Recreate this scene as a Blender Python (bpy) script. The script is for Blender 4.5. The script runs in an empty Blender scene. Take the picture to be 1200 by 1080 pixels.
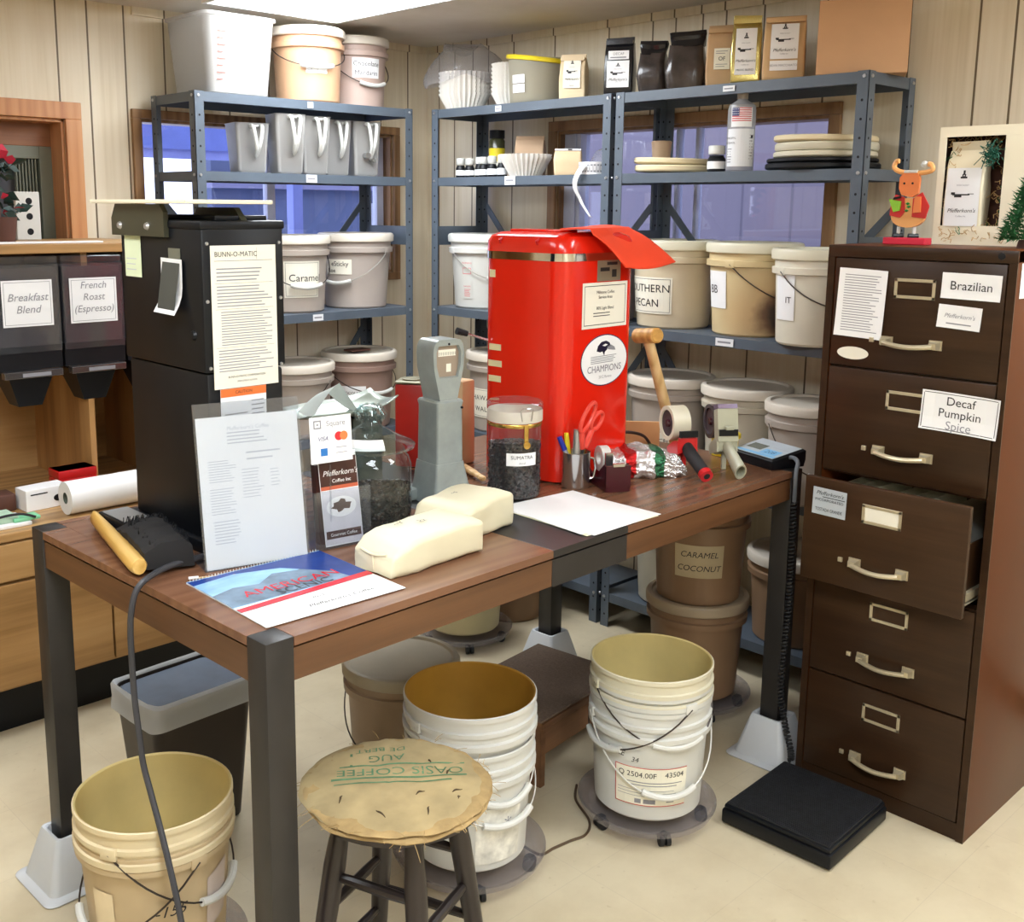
import bpy, bmesh, math, random
from mathutils import Vector, Matrix, noise
from mathutils.bvhtree import BVHTree
R = math.radians
rnd = random.Random(7)
sc = bpy.context.scene
COL = sc.collection
# ---------------------------------------------------------------- camera, world, exposure
cam = bpy.data.cameras.new('camera')
cam.sensor_width = 36.0
cam.lens = 1257.2 / 1200 * 36.0
cam.shift_x = (600 - 549.65) / 1200
cam.shift_y = -(540 - 466.46) / 1200
cam.clip_start = 0.02
camo = bpy.data.objects.new('camera', cam)
COL.objects.link(camo)
yaw, tilt, roll = R(46.7045), R(-10.0704), R(0.42197)
fwd = Vector((math.cos(yaw) * math.cos(tilt), math.sin(yaw) * math.cos(tilt), math.sin(tilt)))
rt_ = Vector((math.sin(yaw), -math.cos(yaw), 0))
up_ = rt_.cross(fwd)
rt2 = math.cos(roll) * rt_ + math.sin(roll) * up_
up2 = -math.sin(roll) * rt_ + math.cos(roll) * up_
mw = Matrix((rt2, up2, -fwd)).transposed().to_4x4()
mw.translation = Vector((0, 0, 1.59))
camo.matrix_world = mw
sc.camera = camo
sc.view_settings.view_transform = 'Standard'
sc.view_settings.look = 'None'
sc.view_settings.exposure = 0.3
sc.view_settings.gamma = 1.0
sc.view_settings.use_curve_mapping = False
world = bpy.data.worlds.new('sky')
sc.world = world
world.use_nodes = True
bg = world.node_tree.nodes['Background']
bg.inputs[0].default_value = (0.80, 0.84, 1.0, 1)
bg.inputs[1].default_value = 2.6
LAMP = 20.0      # ceiling panel emission
sc.cycles.transparent_max_bounces = 24
# ---------------------------------------------------------------- helpers
def lin(c):
    o = []
    for v in c[:3]:
        v = v / 255.0
        o.append(v / 12.92 if v <= 0.04045 else ((v + 0.055) / 1.055) ** 2.4)
    return (o[0], o[1], o[2], 1.0)

class NT:
    """small node-tree writer"""
    def __init__(self, name):
        self.m = bpy.data.materials.new(name); self.m.use_nodes = True
        self.t = self.m.node_tree; self.n = self.t.nodes; self.l = self.t.links
        self.b = self.n['Principled BSDF']; self.out = self.n['Material Output']
    def new(self, t, **kw):
        n = self.n.new(t)
        for k, v in kw.items(): setattr(n, k, v)
        return n
    def link(self, a, b): self.l.new(a, b)
    def coord(self, scale=(1, 1, 1), kind='Object'):
        tc = self.new('ShaderNodeTexCoord'); mp = self.new('ShaderNodeMapping')
        mp.inputs['Scale'].default_value = scale
        self.link(tc.outputs[kind], mp.inputs['Vector']); return mp.outputs['Vector']
    def noise(self, vec, scale, detail=4, rough=0.55):
        n = self.new('ShaderNodeTexNoise'); n.inputs['Scale'].default_value = scale
        n.inputs['Detail'].default_value = detail; n.inputs['Roughness'].default_value = rough
        if vec: self.link(vec, n.inputs['Vector'])
        return n.outputs['Fac']
    def math(self, op, a, b=None, c=None):
        n = self.new('ShaderNodeMath', operation=op)
        for i, v in enumerate((a, b, c)):
            if v is None: continue
            if isinstance(v, (int, float)): n.inputs[i].default_value = v
            else: self.link(v, n.inputs[i])
        return n.outputs[0]
    def mix(self, fac, a, b):
        n = self.new('ShaderNodeMix', data_type='RGBA')
        for s, v in ((0, fac), (6, a), (7, b)):
            if isinstance(v, (int, float)): n.inputs[s].default_value = v
            elif isinstance(v, tuple): n.inputs[s].default_value = v
            else: self.link(v, n.inputs[s])
        return n.outputs[2]
    def ramp(self, fac, stops):
        n = self.new('ShaderNodeValToRGB'); e = n.color_ramp.elements
        while len(e) < len(stops): e.new(0.5)
        for i, (p, c) in enumerate(stops): e[i].position = p; e[i].color = c
        self.link(fac, n.inputs[0]); return n.outputs['Color']
    def bump(self, h, strength=0.2, dist=0.01):
        n = self.new('ShaderNodeBump'); n.inputs['Strength'].default_value = strength
        n.inputs['Distance'].default_value = dist
        self.link(h, n.inputs['Height']); self.link(n.outputs['Normal'], self.b.inputs['Normal'])

MATS = {}
def mat(name, c, rough=0.5, metal=0.0, var=0.12, scale=6.0, bump=0.0, spec=0.5, emit=0.0, trans=0.0, stretch=(1, 1, 1)):
    """plain material with a soft procedural mottling; trans = share of light let through (thin plastic, paper)"""
    if name in MATS: return MATS[name]
    t = NT(name); col = lin(c)
    f = t.noise(t.coord(stretch), scale, 5)
    dark = tuple(v * (1 - var) for v in col[:3]) + (1,)
    light = tuple(min(1, v * (1 + var * 0.6)) for v in col[:3]) + (1,)
    cc = t.ramp(f, [(0.3, dark), (0.7, light)])
    t.link(cc, t.b.inputs['Base Color'])
    t.b.inputs['Roughness'].default_value = rough; t.b.inputs['Metallic'].default_value = metal
    t.b.inputs['Specular IOR Level'].default_value = spec
    if bump: t.bump(f, bump, 0.004)
    if emit:
        t.b.inputs['Emission Color'].default_value = col; t.b.inputs['Emission Strength'].default_value = emit
    if trans:
        tr = t.new('ShaderNodeBsdfTranslucent'); t.link(cc, tr.inputs['Color'])
        mx = t.new('ShaderNodeMixShader'); mx.inputs[0].default_value = trans
        t.link(t.b.outputs[0], mx.inputs[1]); t.link(tr.outputs[0], mx.inputs[2]); t.link(mx.outputs[0], t.out.inputs[0])
    MATS[name] = t.m
    return t.m

def glass(name, tint=(255, 255, 255), rough=0.02, haze=0.0, hazec=(230, 230, 235), ior=1.45):
    """thin clear sheet: transparent + fresnel gloss, optional milky haze"""
    if name in MATS: return MATS[name]
    t = NT(name)
    t.n.remove(t.b)
    tr = t.new('ShaderNodeBsdfTransparent'); tr.inputs[0].default_value = lin(tint)
    gl = t.new('ShaderNodeBsdfGlossy'); gl.inputs['Roughness'].default_value = rough
    lw = t.new('ShaderNodeLayerWeight'); lw.inputs[0].default_value = 0.5
    mx = t.new('ShaderNodeMixShader')
    t.link(t.math('ADD', t.math('MULTIPLY', t.math('POWER', lw.outputs['Facing'], 3.2), 0.65), 0.05), mx.inputs[0])
    t.link(tr.outputs[0], mx.inputs[1]); t.link(gl.outputs[0], mx.inputs[2])
    last = mx.outputs[0]
    if haze:
        df = t.new('ShaderNodeBsdfDiffuse'); df.inputs[0].default_value = lin(hazec)
        tl = t.new('ShaderNodeBsdfTranslucent'); tl.inputs[0].default_value = lin(hazec)
        m0 = t.new('ShaderNodeMixShader'); m0.inputs[0].default_value = 0.4
        t.link(df.outputs[0], m0.inputs[1]); t.link(tl.outputs[0], m0.inputs[2])
        m2 = t.new('ShaderNodeMixShader'); m2.inputs[0].default_value = haze
        t.link(last, m2.inputs[1]); t.link(m0.outputs[0], m2.inputs[2]); last = m2.outputs[0]
    t.link(last, t.out.inputs[0])
    MATS[name] = t.m
    return t.m

def wood(name, dark, mid, light, axis=0, scale=1.0, rough=0.4, bump=0.05):
    """long grain along axis"""
    if name in MATS: return MATS[name]
    t = NT(name)
    s = [14 * scale] * 3; s[axis] = 0.9 * scale
    v = t.coord(tuple(s))
    f1 = t.noise(v, 1.6, 6, 0.6)
    s2 = [70 * scale] * 3; s2[axis] = 2.2 * scale
    f2 = t.noise(t.coord(tuple(s2)), 1.0, 3)
    w = t.new('ShaderNodeTexWave', wave_type='BANDS', bands_direction='YXZ'[axis] if axis < 2 else 'X')
    s3 = [7 * scale] * 3; s3[axis] = 0.8 * scale
    t.link(t.coord(tuple(s3)), w.inputs['Vector'])
    w.inputs['Scale'].default_value = 1.1; w.inputs['Distortion'].default_value = 7; w.inputs['Detail'].default_value = 3
    f = t.math('ADD', t.math('MULTIPLY', f1, 0.55), t.math('ADD', t.math('MULTIPLY', f2, 0.25), t.math('MULTIPLY', w.outputs['Fac'], 0.2)))
    cc = t.ramp(f, [(0.32, lin(dark)), (0.5, lin(mid)), (0.7, lin(light))])
    t.link(cc, t.b.inputs['Base Color']); t.b.inputs['Roughness'].default_value = rough
    if bump: t.bump(f, bump, 0.002)
    MATS[name] = t.m
    return t.m

class B:
    """collects shapes; build() links them as ONE mesh object"""
    def __init__(self): self.bm = bmesh.new()
    def _mat(self, faces, m):
        for f in faces: f.material_index = m
    def box(self, x0, y0, z0, x1, y1, z1, m=0, bev=0.0, seg=2, M=None):
        r = bmesh.ops.create_cube(self.bm, size=1.0)
        vs = r['verts']
        T = Matrix.Translation(((x0 + x1) / 2, (y0 + y1) / 2, (z0 + z1) / 2)) @ Matrix.Diagonal((abs(x1 - x0), abs(y1 - y0), abs(z1 - z0), 1))
        if M is not None: T = M @ T
        bmesh.ops.transform(self.bm, matrix=T, verts=vs)
        fs = set(f for v in vs for f in v.link_faces)
        if bev:
            es = list(set(e for v in vs for e in v.link_edges))
            rr = bmesh.ops.bevel(self.bm, geom=es, offset=bev, segments=seg, affect='EDGES', profile=0.5)
            fs = set(f for f in fs if f.is_valid) | set(rr['faces']) | set(f for v in rr['verts'] for f in v.link_faces)
        self._mat(fs, m); return self
    def loft(self, secs, m=0, cap0=True, cap1=True, closed=True, M=None):
        rows = []
        for s in secs:
            rows.append([self.bm.verts.new((M @ Vector(p)) if M is not None else Vector(p)) for p in s])
        n = len(rows[0]); fs = []
        for a, b in zip(rows[:-1], rows[1:]):
            for i in range(n if closed else n - 1):
                j = (i + 1) % n
                try: fs.append(self.bm.faces.new((a[i], a[j], b[j], b[i])))
                except ValueError: pass
        if closed and cap0: fs.append(self.bm.faces.new(list(reversed(rows[0]))))
        if closed and cap1: fs.append(self.bm.faces.new(rows[-1]))
        self._mat(fs, m); return self
    def lathe(self, prof, c=(0, 0), n=32, m=0, cap0=False, cap1=False, M=None, wob=0.0):
        secs = []
        for r, z in prof:
            secs.append([(c[0] + max(r, 1e-5) * (1 + wob * math.sin(3 * 2 * math.pi * i / n)) * math.cos(2 * math.pi * i / n),
                          c[1] + max(r, 1e-5) * math.sin(2 * math.pi * i / n), z) for i in range(n)])
        return self.loft(secs, m, cap0, cap1, M=M)
    def cyl(self, p0, p1, r0, r1=None, n=20, m=0):
        return self.tube([p0, p1], r0 if r1 is None else [r0, r1], n, m)
    def tube(self, pts, r, n=8, m=0, cap=True, closed=False):
        pts = [Vector(p) for p in pts]; secs = []; k = len(pts)
        rs = r if isinstance(r, (list, tuple)) else [r] * k
        prev = None
        for i in range(k):
            if closed: d = pts[(i + 1) % k] - pts[i - 1]
            else: d = pts[min(i + 1, k - 1)] - pts[max(i - 1, 0)]
            d.normalize()
            if prev is None:
                a = Vector((0, 0, 1)) if abs(d.z) < 0.9 else Vector((1, 0, 0))
                u = d.cross(a).normalized()
            else:
                u = (prev - d * prev.dot(d)).normalized()
            prev = u; w = d.cross(u)
            secs.append([pts[i] + (u * math.cos(2 * math.pi * j / n) + w * math.sin(2 * math.pi * j / n)) * rs[i] for j in range(n)])
        if closed: secs.append(secs[0])
        return self.loft(secs, m, cap and not closed, cap and not closed)
    def poly(self, pts, m=0):
        self._mat([self.bm.faces.new([self.bm.verts.new(Vector(p)) for p in pts])], m); return self
    def prism(self, pts2, a, b, m=0, M=None, plane='xy'):
        """extrude a 2-d outline from a to b along the third axis"""
        def p3(p, t):
            return (p[0], p[1], t) if plane == 'xy' else ((p[0], t, p[1]) if plane == 'xz' else (t, p[0], p[1]))
        return self.loft([[p3(p, a) for p in pts2], [p3(p, b) for p in pts2]], m, M=M)
    def grid(self, fn, nu, nv, m=0):
        vs = [[self.bm.verts.new(Vector(fn(i / nu, j / nv))) for j in range(nv + 1)] for i in range(nu + 1)]
        self._mat([self.bm.faces.new((vs[i][j], vs[i + 1][j], vs[i + 1][j + 1], vs[i][j + 1])) for i in range(nu) for j in range(nv)], m)
        return self
    def text(self, s, size, x, y, z=0.0009, m=1, align='CENTER', M=None, sx=1.0, shear=0.0, space=1.0):
        cu = bpy.data.curves.new('t', 'FONT'); cu.body = s; cu.size = size; cu.align_x = align; cu.align_y = 'CENTER'
        cu.shear = shear; cu.space_character = space; cu.resolution_u = 3
        o = bpy.data.objects.new('t', cu); me = o.to_mesh()
        T = Matrix.Translation((x, y, z)) @ Matrix.Diagonal((sx, 1, 1, 1))
        if M is not None: T = M @ T
        vs = [self.bm.verts.new(T @ v.co) for v in me.vertices]
        for p in me.polygons:
            try: self.bm.faces.new([vs[i] for i in p.vertices]).material_index = m
            except ValueError: pass
        o.to_mesh_clear(); bpy.data.objects.remove(o); bpy.data.curves.remove(cu)
        return self
    def xf(self, fn):
        for v in self.bm.verts: v.co = Vector(fn(v.co))
        return self
    def jitter(self, amp, sc_=12.0, seed=0):
        for v in self.bm.verts:
            v.co += noise.noise_vector(v.co * sc_ + Vector((seed, seed * 1.7, 0))) * amp
        return self
    def mesh(self, name, mats, smooth=35):
        me = bpy.data.meshes.new(name)
        bmesh.ops.recalc_face_normals(self.bm, faces=self.bm.faces[:]) if not getattr(self, 'norecalc', False) else None
        self.bm.to_mesh(me); self.bm.free()
        for m in (mats if isinstance(mats, (list, tuple)) else [mats]): me.materials.append(m)
        if smooth:
            me.polygons.foreach_set('use_smooth', [True] * len(me.polygons))
            me.set_sharp_from_angle(angle=R(smooth))
        return me
    def build(self, name, mats, parent=None, loc=None, rotz=None, smooth=35):
        o = bpy.data.objects.new(name, self.mesh(name, mats, smooth)); COL.objects.link(o)
        if parent: o.parent = parent
        if loc: o.location = loc
        if rotz: o.rotation_euler = (0, 0, rotz)
        return o

def tag(o, label=None, cat=None, group=None, kind=None):
    if label: o['label'] = label
    if cat: o['category'] = cat
    if group: o['group'] = group
    if kind: o['kind'] = kind
    return o
def thing(name, label, cat, loc=(0, 0, 0), rotz=0.0, group=None):
    o = bpy.data.objects.new(name, None); COL.objects.link(o)
    o.empty_display_size = 0.05; o.location = loc; o.rotation_euler = (0, 0, rotz)
    return tag(o, label, cat, group)
def struct(b, name, mats, smooth=0):
    return tag(b.build(name, mats, smooth=smooth), kind='structure')
def frame(o, right, up):
    r = Vector(right).normalized(); u = Vector(up); u = (u - r * u.dot(r)).normalized(); n = r.cross(u)
    M = Matrix((r, u, n)).transposed().to_4x4(); M.translation = Vector(o); return M
def sheet(w, h, lines=(), bars=(), border=None, t=0.0006, nx=1, ny=1, pics=()):
    """paper lying in x,y with print: lines (text,x,y,size), bars (x0,y0,x1,y1,mat)"""
    b = B()
    b.grid(lambda u, v: ((u - .5) * w, (v - .5) * h, t), nx, ny, 0)
    b.grid(lambda u, v: ((.5 - u) * w, (v - .5) * h, 0), nx, ny, 0)
    for i, (x0, y0, x1, y1, m) in enumerate(bars):
        n = max(1, int(abs(x1 - x0) / w * nx))
        z = t + 0.0003 + 0.00012 * (i % 4 if len(bars) < 12 else 0)
        b.grid(lambda u, v: (x0 + u * (x1 - x0), y0 + v * (y1 - y0), z), n, 1, m)
    if border:
        d, k = border
        for (x0, y0, x1, y1) in ((-w/2+d, h/2-d-k, w/2-d, h/2-d), (-w/2+d, -h/2+d, w/2-d, -h/2+d+k), (-w/2+d, -h/2+d, -w/2+d+k, h/2-d), (w/2-d-k, -h/2+d, w/2-d, h/2-d)):
            n = max(1, int((x1 - x0) / w * nx))
            b.grid(lambda u, v: (x0 + u * (x1 - x0), y0 + v * (y1 - y0), t + .0003), n, 1, 1)
    for L in lines:
        s, size, x, y = L[:4]; kw = L[4] if len(L) > 4 else {}
        b.text(s, size, x, y, t + 0.0008, **kw)
    b.norecalc = True
    return b
def textbars(x0, x1, ytop, ybot, n, m=1, k=0.35, seed=1, ragged=0.3):
    """rows of small print too small to read"""
    g = random.Random(seed); out = []; st = (ytop - ybot) / n
    for i in range(n):
        y = ytop - st * (i + .5); e = x1 - (x1 - x0) * ragged * g.random()
        out.append((x0, y - st * k / 2, e, y + st * k / 2, m))
    return out
# ---------------------------------------------------------------- materials
def panel_mat(name, axis, grooves, period):
    """white-washed wall panelling with random-width V grooves"""
    t = NT(name)
    tc = t.new('ShaderNodeTexCoord'); sp = t.new('ShaderNodeSeparateXYZ'); t.link(tc.outputs['Object'], sp.inputs[0])
    u = sp.outputs[axis]
    fr = t.math('FRACT', t.math('DIVIDE', u, period))
    g = None
    for c in grooves:
        d = t.math('ABSOLUTE', t.math('SUBTRACT', fr, c / period))
        d = t.math('LESS_THAN', d, 0.0034 / period)
        g = d if g is None else t.math('MAXIMUM', g, d)
    s = [9, 9, 9]; s[2] = 0.8
    f = t.noise(t.coord(tuple(s)), 1.0, 6, 0.6)
    f2 = t.noise(t.coord((2.2, 2.2, 1.6)), 1.0, 3)
    s = [60, 60, 60]; s[2] = 1.5
    f3 = t.noise(t.coord(tuple(s)), 1.0, 3)
    base = t.ramp(t.math('ADD', t.math('MULTIPLY', f, .6), t.math('MULTIPLY', f3, .4)), [(0.3, lin((206, 190, 158))), (0.5, lin((226, 213, 187))), (0.68, lin((233, 223, 202)))])
    base = t.mix(t.ramp(f2, [(0.42, (0, 0, 0, 1)), (0.7, (.5, .5, .5, 1))]), base, lin((208, 194, 168)))
    cc = t.mix(g, base, lin((104, 88, 64)))
    t.link(cc, t.b.inputs['Base Color']); t.b.inputs['Roughness'].default_value = 0.5
    t.bump(t.math('SUBTRACT', 1.0, g), 0.5, 0.004)
    return t.m
m_wallL = panel_mat('panelling_left', 0, [0.108, 0.223, 0.443, 0.558, 0.70, 0.86, 1.02, 1.14], 1.22)
m_wallR = panel_mat('panelling_right', 1, [0.08, 0.186, 0.40, 0.687, 0.925, 1.08, 1.18], 1.22)
def floor_mat():
    t = NT('vinyl_tile_floor')
    tc = t.new('ShaderNodeTexCoord')
    br = t.new('ShaderNodeTexBrick'); t.link(tc.outputs['Object'], br.inputs['Vector'])
    br.offset = 0.0; br.inputs['Scale'].default_value = 1.0
    br.inputs['Brick Width'].default_value = 0.305; br.inputs['Row Height'].default_value = 0.305
    br.inputs['Mortar Size'].default_value = 0.0012; br.inputs['Mortar Smooth'].default_value = 0.3
    br.inputs['Color1'].default_value = lin((203, 190, 161)); br.inputs['Color2'].default_value = lin((199, 186, 157))
    br.inputs['Mortar'].default_value = lin((188, 175, 150))
    f = t.noise(t.coord((1, 1, 1)), 5, 6, .6); f2 = t.noise(t.coord((1, 1, 1)), 38, 3)
    st = t.ramp(f, [(0.35, lin((178, 162, 132))), (0.6, lin((210, 198, 170)))])
    c = t.mix(0.35, br.outputs['Color'], st)
    c = t.mix(t.ramp(f2, [(0.66, (0, 0, 0, 1)), (0.78, (.35, .35, .35, 1))]), c, lin((150, 128, 96)))
    t.link(c, t.b.inputs['Base Color']); t.b.inputs['Roughness'].default_value = 0.38
    t.bump(f, 0.05, 0.003)
    return t.m
m_floor = floor_mat()
def cab_mat():
    """dark walnut-grain film on the file cabinet"""
    return wood('cabinet_walnut_film', (46, 30, 18), (54, 36, 22), (62, 42, 26), 0, 1.6, 0.3, 0.0)
m_cab = cab_mat(); m_cab.node_tree.nodes['Principled BSDF'].inputs['Specular IOR Level'].default_value = .25
m_cabside = mat('cabinet_brown_enamel', (86, 42, 15), 0.32, var=.08, scale=3, spec=.22)
m_table = wood('walnut_laminate', (104, 71, 52), (116, 80, 58), (126, 89, 66), 0, 1.0, 0.26, 0.01)
m_apron = wood('walnut_apron', (84, 55, 34), (100, 67, 42), (114, 78, 51), 0, 1.0, 0.35, 0.02)
m_oak = wood('oak_veneer', (140, 104, 60), (172, 132, 82), (188, 150, 100), 0, .8, 0.4, 0.03)
m_oakv = wood('oak_upright', (146, 104, 60), (176, 132, 80), (192, 150, 98), 2, .8, 0.4, 0.03)
m_pine = wood('orange_casing', (176, 116, 72), (194, 136, 88), (204, 150, 102), 2, 1, 0.4, 0.03)
m_brownframe = wood('brown_window_casing', (112, 80, 50), (138, 102, 66), (154, 118, 80), 2, 1, 0.45, .03)
m_blk = mat('black_enamel', (18, 20, 24), 0.4, var=.25, scale=9, spec=.28)
m_blkm = mat('black_steel', (40, 38, 37), 0.42, var=.3, scale=8)
m_rub = mat('black_rubber', (22, 22, 24), 0.7)
m_shelf = mat('slate_blue_steel', (84, 94, 105), 0.42, 0.0, var=.15, scale=7)
m_hole = mat('punched_hole', (14, 15, 18), 0.9)
m_bolt = mat('zinc_bolt', (190, 192, 196), 0.3, 0.8)
m_white = mat('white_plastic', (216, 216, 210), 0.4, var=.05, trans=.12)
m_cream = mat('cream_plastic', (226, 220, 196), 0.42, var=.06, trans=.2)
m_lidc = mat('ivory_lid', (212, 203, 188), 0.42, var=.07)
m_tan = mat('tan_bucket', (182, 171, 162), 0.42, var=.10, scale=4, trans=.1)
m_tan2 = mat('grey_tan_bucket', (172, 161, 150), 0.42, var=.10, scale=4)
m_brn = mat('brown_bucket', (140, 110, 82), 0.45, var=.14, scale=4)
m_stain = None
m_yin = mat('glow_yellow_bucket_inside', (232, 214, 150), 0.45, var=.12, scale=5, trans=.4)  # yellow stands for light glowing through the plastic, put into the colour
m_peach = mat('peach_bucket', (220, 198, 158), 0.42, var=.08, scale=4, trans=.3)
m_wire = mat('wire', (70, 62, 58), 0.4, .7)
m_wirew = mat('pale_wire', (180, 176, 168), 0.4, .5)
m_paper = mat('white_paper', (236, 236, 236), 0.6, var=.03)
m_paperc = mat('ivory_paper', (232, 228, 212), 0.6, var=.04)
m_ink = mat('black_ink', (34, 32, 34), 0.6)
m_grey = mat('grey_ink', (140, 140, 146), 0.6)
m_lgrey = mat('pale_grey_ink', (196, 200, 208), 0.6)
m_kraft = mat('kraft_paper', (190, 156, 116), 0.7, var=.08, scale=12, bump=.15)
m_card = mat('cardboard', (196, 152, 112), 0.75, var=.06)
m_red = mat('red_enamel', (216, 34, 16), 0.16, var=.05, spec=.6)
m_redf = mat('red_felt', (236, 66, 26), 0.75, var=.08)
m_redp = mat('red_plastic', (190, 20, 26), 0.3)
m_silver = mat('brushed_aluminium', (176, 178, 178), 0.34, 0.75, var=.12)
m_steel = mat('bright_steel', (200, 200, 200), 0.18, 0.95)
m_chrome = mat('chrome', (220, 220, 216), 0.08, 1.0)
m_brass = mat('brass', (206, 170, 90), 0.25, .9)
m_hammer = mat('hammered_grey_casting', (150, 158, 156), 0.3, 0.2, var=.16, scale=18)
def bean_mat():
    t = NT('coffee_beans'); v = t.new('ShaderNodeTexVoronoi'); v.inputs['Scale'].default_value = 115
    t.link(t.coord(), v.inputs['Vector'])
    t.link(t.ramp(v.outputs['Distance'], [(0.05, lin((74, 48, 38))), (0.35, lin((34, 20, 16))), (0.6, lin((8, 6, 5)))]), t.b.inputs['Base Color'])
    t.b.inputs['Roughness'].default_value = .3
    t.bump(t.math('SUBTRACT', 1.0, v.outputs['Distance']), .8, .004)
    return t.m
m_bean = bean_mat()
m_glass = glass('clear_glass', (234, 241, 241), .03, .025, (205, 215, 215))
m_acryl = glass('clear_acrylic', (244, 246, 248), .02, .03)
m_pane = glass('window_glass', (236, 240, 250))
m_milky = glass('milky_polypropylene', (235, 235, 235), 0.25, .70, (206, 204, 200))
m_smoke = glass('smoky_acrylic', (236, 234, 238), 0.05, .10, (206, 204, 210))
m_poly = glass('clear_polythene', (244, 244, 246), .12, .15)
m_clearbin = glass('scuffed_acrylic', (226, 226, 230), .06, .06)
m_wood = wood('pale_beech', (188, 150, 96), (212, 176, 122), (226, 196, 146), 2, 1.3, .5, .02)
m_maroon = mat('maroon_plastic', (64, 20, 30), 0.25, var=.1)
m_yellow = mat('yellow_plastic', (232, 208, 40), 0.35)
m_orange = mat('orange_plastic', (236, 110, 40), 0.4)
m_blue = mat('blue_plastic', (30, 50, 170), 0.35)
m_carpet = mat('brown_carpet', (112, 94, 80), 0.95, var=.25, scale=160, bump=.5)
m_char = mat('black_ribbed_mat', (26, 27, 32), 0.55, var=.6, scale=60, bump=.3)
m_stoolw = mat('dark_stained_wood', (44, 37, 36), 0.32, var=.3, scale=7)
m_burlap = mat('worn_burlap', (168, 149, 108), 0.9, var=.3, scale=9, bump=.5)
m_burlap2 = mat('frayed_tan_edge', (166, 140, 94), 0.9, var=.25, scale=30, bump=.4)
m_green = mat('green_print', (92, 128, 92), 0.85, var=.35, scale=40)
m_filter = mat('filter_paper', (234, 230, 222), 0.8, var=.04, trans=.2)
m_goldf = mat('gold_foil', (206, 190, 120), 0.22, .75, var=.12)
m_blackf = mat('black_foil_bag', (26, 25, 28), 0.22, var=.3)
m_foil = mat('crinkled_silver_foil', (224, 222, 222), 0.18, .9)
m_ltag = mat('pale_label', (222, 224, 226), 0.6, var=.03)
m_needle = mat('pine_needles', (46, 112, 64), 0.7, var=.4, scale=40)
m_berry = mat('red_berry', (196, 26, 40), 0.35)
m_petal = mat('red_petal', (196, 30, 60), 0.6)
m_excel = mat('wood_excelsior', (196, 160, 106), 0.8, var=.3, scale=30)
m_darkbr = mat('dark_brown_card', (82, 48, 36), 0.7)
m_creamcard = mat('cream_card', (240, 230, 204), 0.55, var=.03)

# ---------------------------------------------------------------- the room
XW, YW, ZC = 3.42, 3.93, 2.32
X0, Y0 = -2.2, -2.2
struct(B().box(X0, Y0, -.05, XW + .12, YW + .3, 0), 'floor', m_floor)
def ceil_mat():
    t = NT('ceiling_board')
    f = t.noise(t.coord(), 3, 5)
    t.link(t.ramp(f, [(0.3, lin((206, 196, 182))), (0.7, lin((222, 214, 204)))]), t.b.inputs['Base Color'])
    t.b.inputs['Roughness'].default_value = .8
    return t.m
struct(B().box(X0, Y0, ZC, XW + .12, YW + .12, ZC + .06), 'ceiling', ceil_mat())
def wall(name, ax, at, lo, hi, holes, m):
    """wall slab with window openings: holes = (u0, u1, z0, z1)"""
    b = B(); th = .1
    def slab(u0, u1, z0, z1):
        if u1 - u0 < 1e-4 or z1 - z0 < 1e-4: return
        if ax == 'y': b.box(u0, at, z0, u1, at + th, z1)
        else: b.box(at, u0, z0, at + th, u1, z1)
    cur = lo
    for u0, u1, z0, z1 in sorted(holes):
        slab(cur, u0, 0, ZC); slab(u0, u1, 0, z0); slab(u0, u1, z1, ZC); cur = u1
    slab(cur, hi, 0, ZC)
    return struct(b, name, m)
W1 = (1.965, 3.205, 1.29, 1.915)
W3 = (.55, 1.672, 1.30, 1.895)
W2 = (1.868, 3.10, 1.29, 1.905)
wall('wall_left', 'y', YW, X0, XW + .1, [W1, W3], m_wallL)
wall('wall_right', 'x', XW, Y0, YW, [W2], m_wallR)
struct(B().box(X0, Y0 - .1, 0, XW + .1, Y0, ZC), 'wall_near', m_wallR)
struct(B().box(X0 - .1, Y0, 0, X0, YW + .1, ZC), 'wall_far_left', m_wallL)
struct(B().box(1.95, YW - .012, ZC - .03, XW, YW, ZC), 'trim_1', m_wallL)
struct(B().box(XW - .012, Y0, ZC - .03, XW, YW - .012, ZC), 'trim_2', m_wallR)
struct(B().box(1.95, YW - .014, 0, XW - .014, YW, .09), 'baseboard_left', m_brownframe)
struct(B().box(XW - .014, Y0, 0, XW, YW - .014, .09), 'baseboard_right', m_brownframe)
m_alu = mat('lavender_white_jamb', (196, 200, 220), .4)
def window(name, ax, at, W, cas, m, jamb=True):
    u0, u1, z0, z1 = W
    root = thing(name, None, None); root['kind'] = 'structure'
    def bx(b, a0, d0, c0, a1, d1, c1, mm=0):
        if ax == 'y': b.box(a0, at + d0, c0, a1, at + d1, c1, mm, .002)
        else: b.box(at + d0, a0, c0, at + d1, a1, c1, mm, .002)
    c = B(); k = cas
    bx(c, u0 - k, -.018, z1, u1 + k, 0, z1 + k); bx(c, u0 - k, -.018, z0 - k, u1 + k, 0, z0)
    bx(c, u0 - k, -.018, z0, u0, 0, z1); bx(c, u1, -.018, z0, u1 + k, 0, z1)
    e = .012
    bx(c, u0, 0, z0, u0 + e, .1, z1); bx(c, u1 - e, 0, z0, u1, .1, z1); bx(c, u0, 0, z1 - e, u1, .1, z1); bx(c, u0, 0, z0, u1, .1, z0 + e)
    c.build('casing', m, root, smooth=0)
    return root, bx
w1, bx = window('window_1', 'y', YW, W1, .034, m_brownframe)
s = B(); bx(s, 2.56, .05, W1[2], 2.60, .085, W1[3]); bx(s, W1[1] - .05, .05, W1[2], W1[1] - .012, .085, W1[3]); s.build('sash', m_alu, w1, smooth=0)
g = B(); bx(g, W1[0] + .013, .066, W1[2] + .013, W1[1] - .013, .070, W1[3] - .013); g.build('pane', m_pane, w1, smooth=0)
w2, bx = window('window_2', 'x', XW, W2, .04, m_brownframe)
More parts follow.
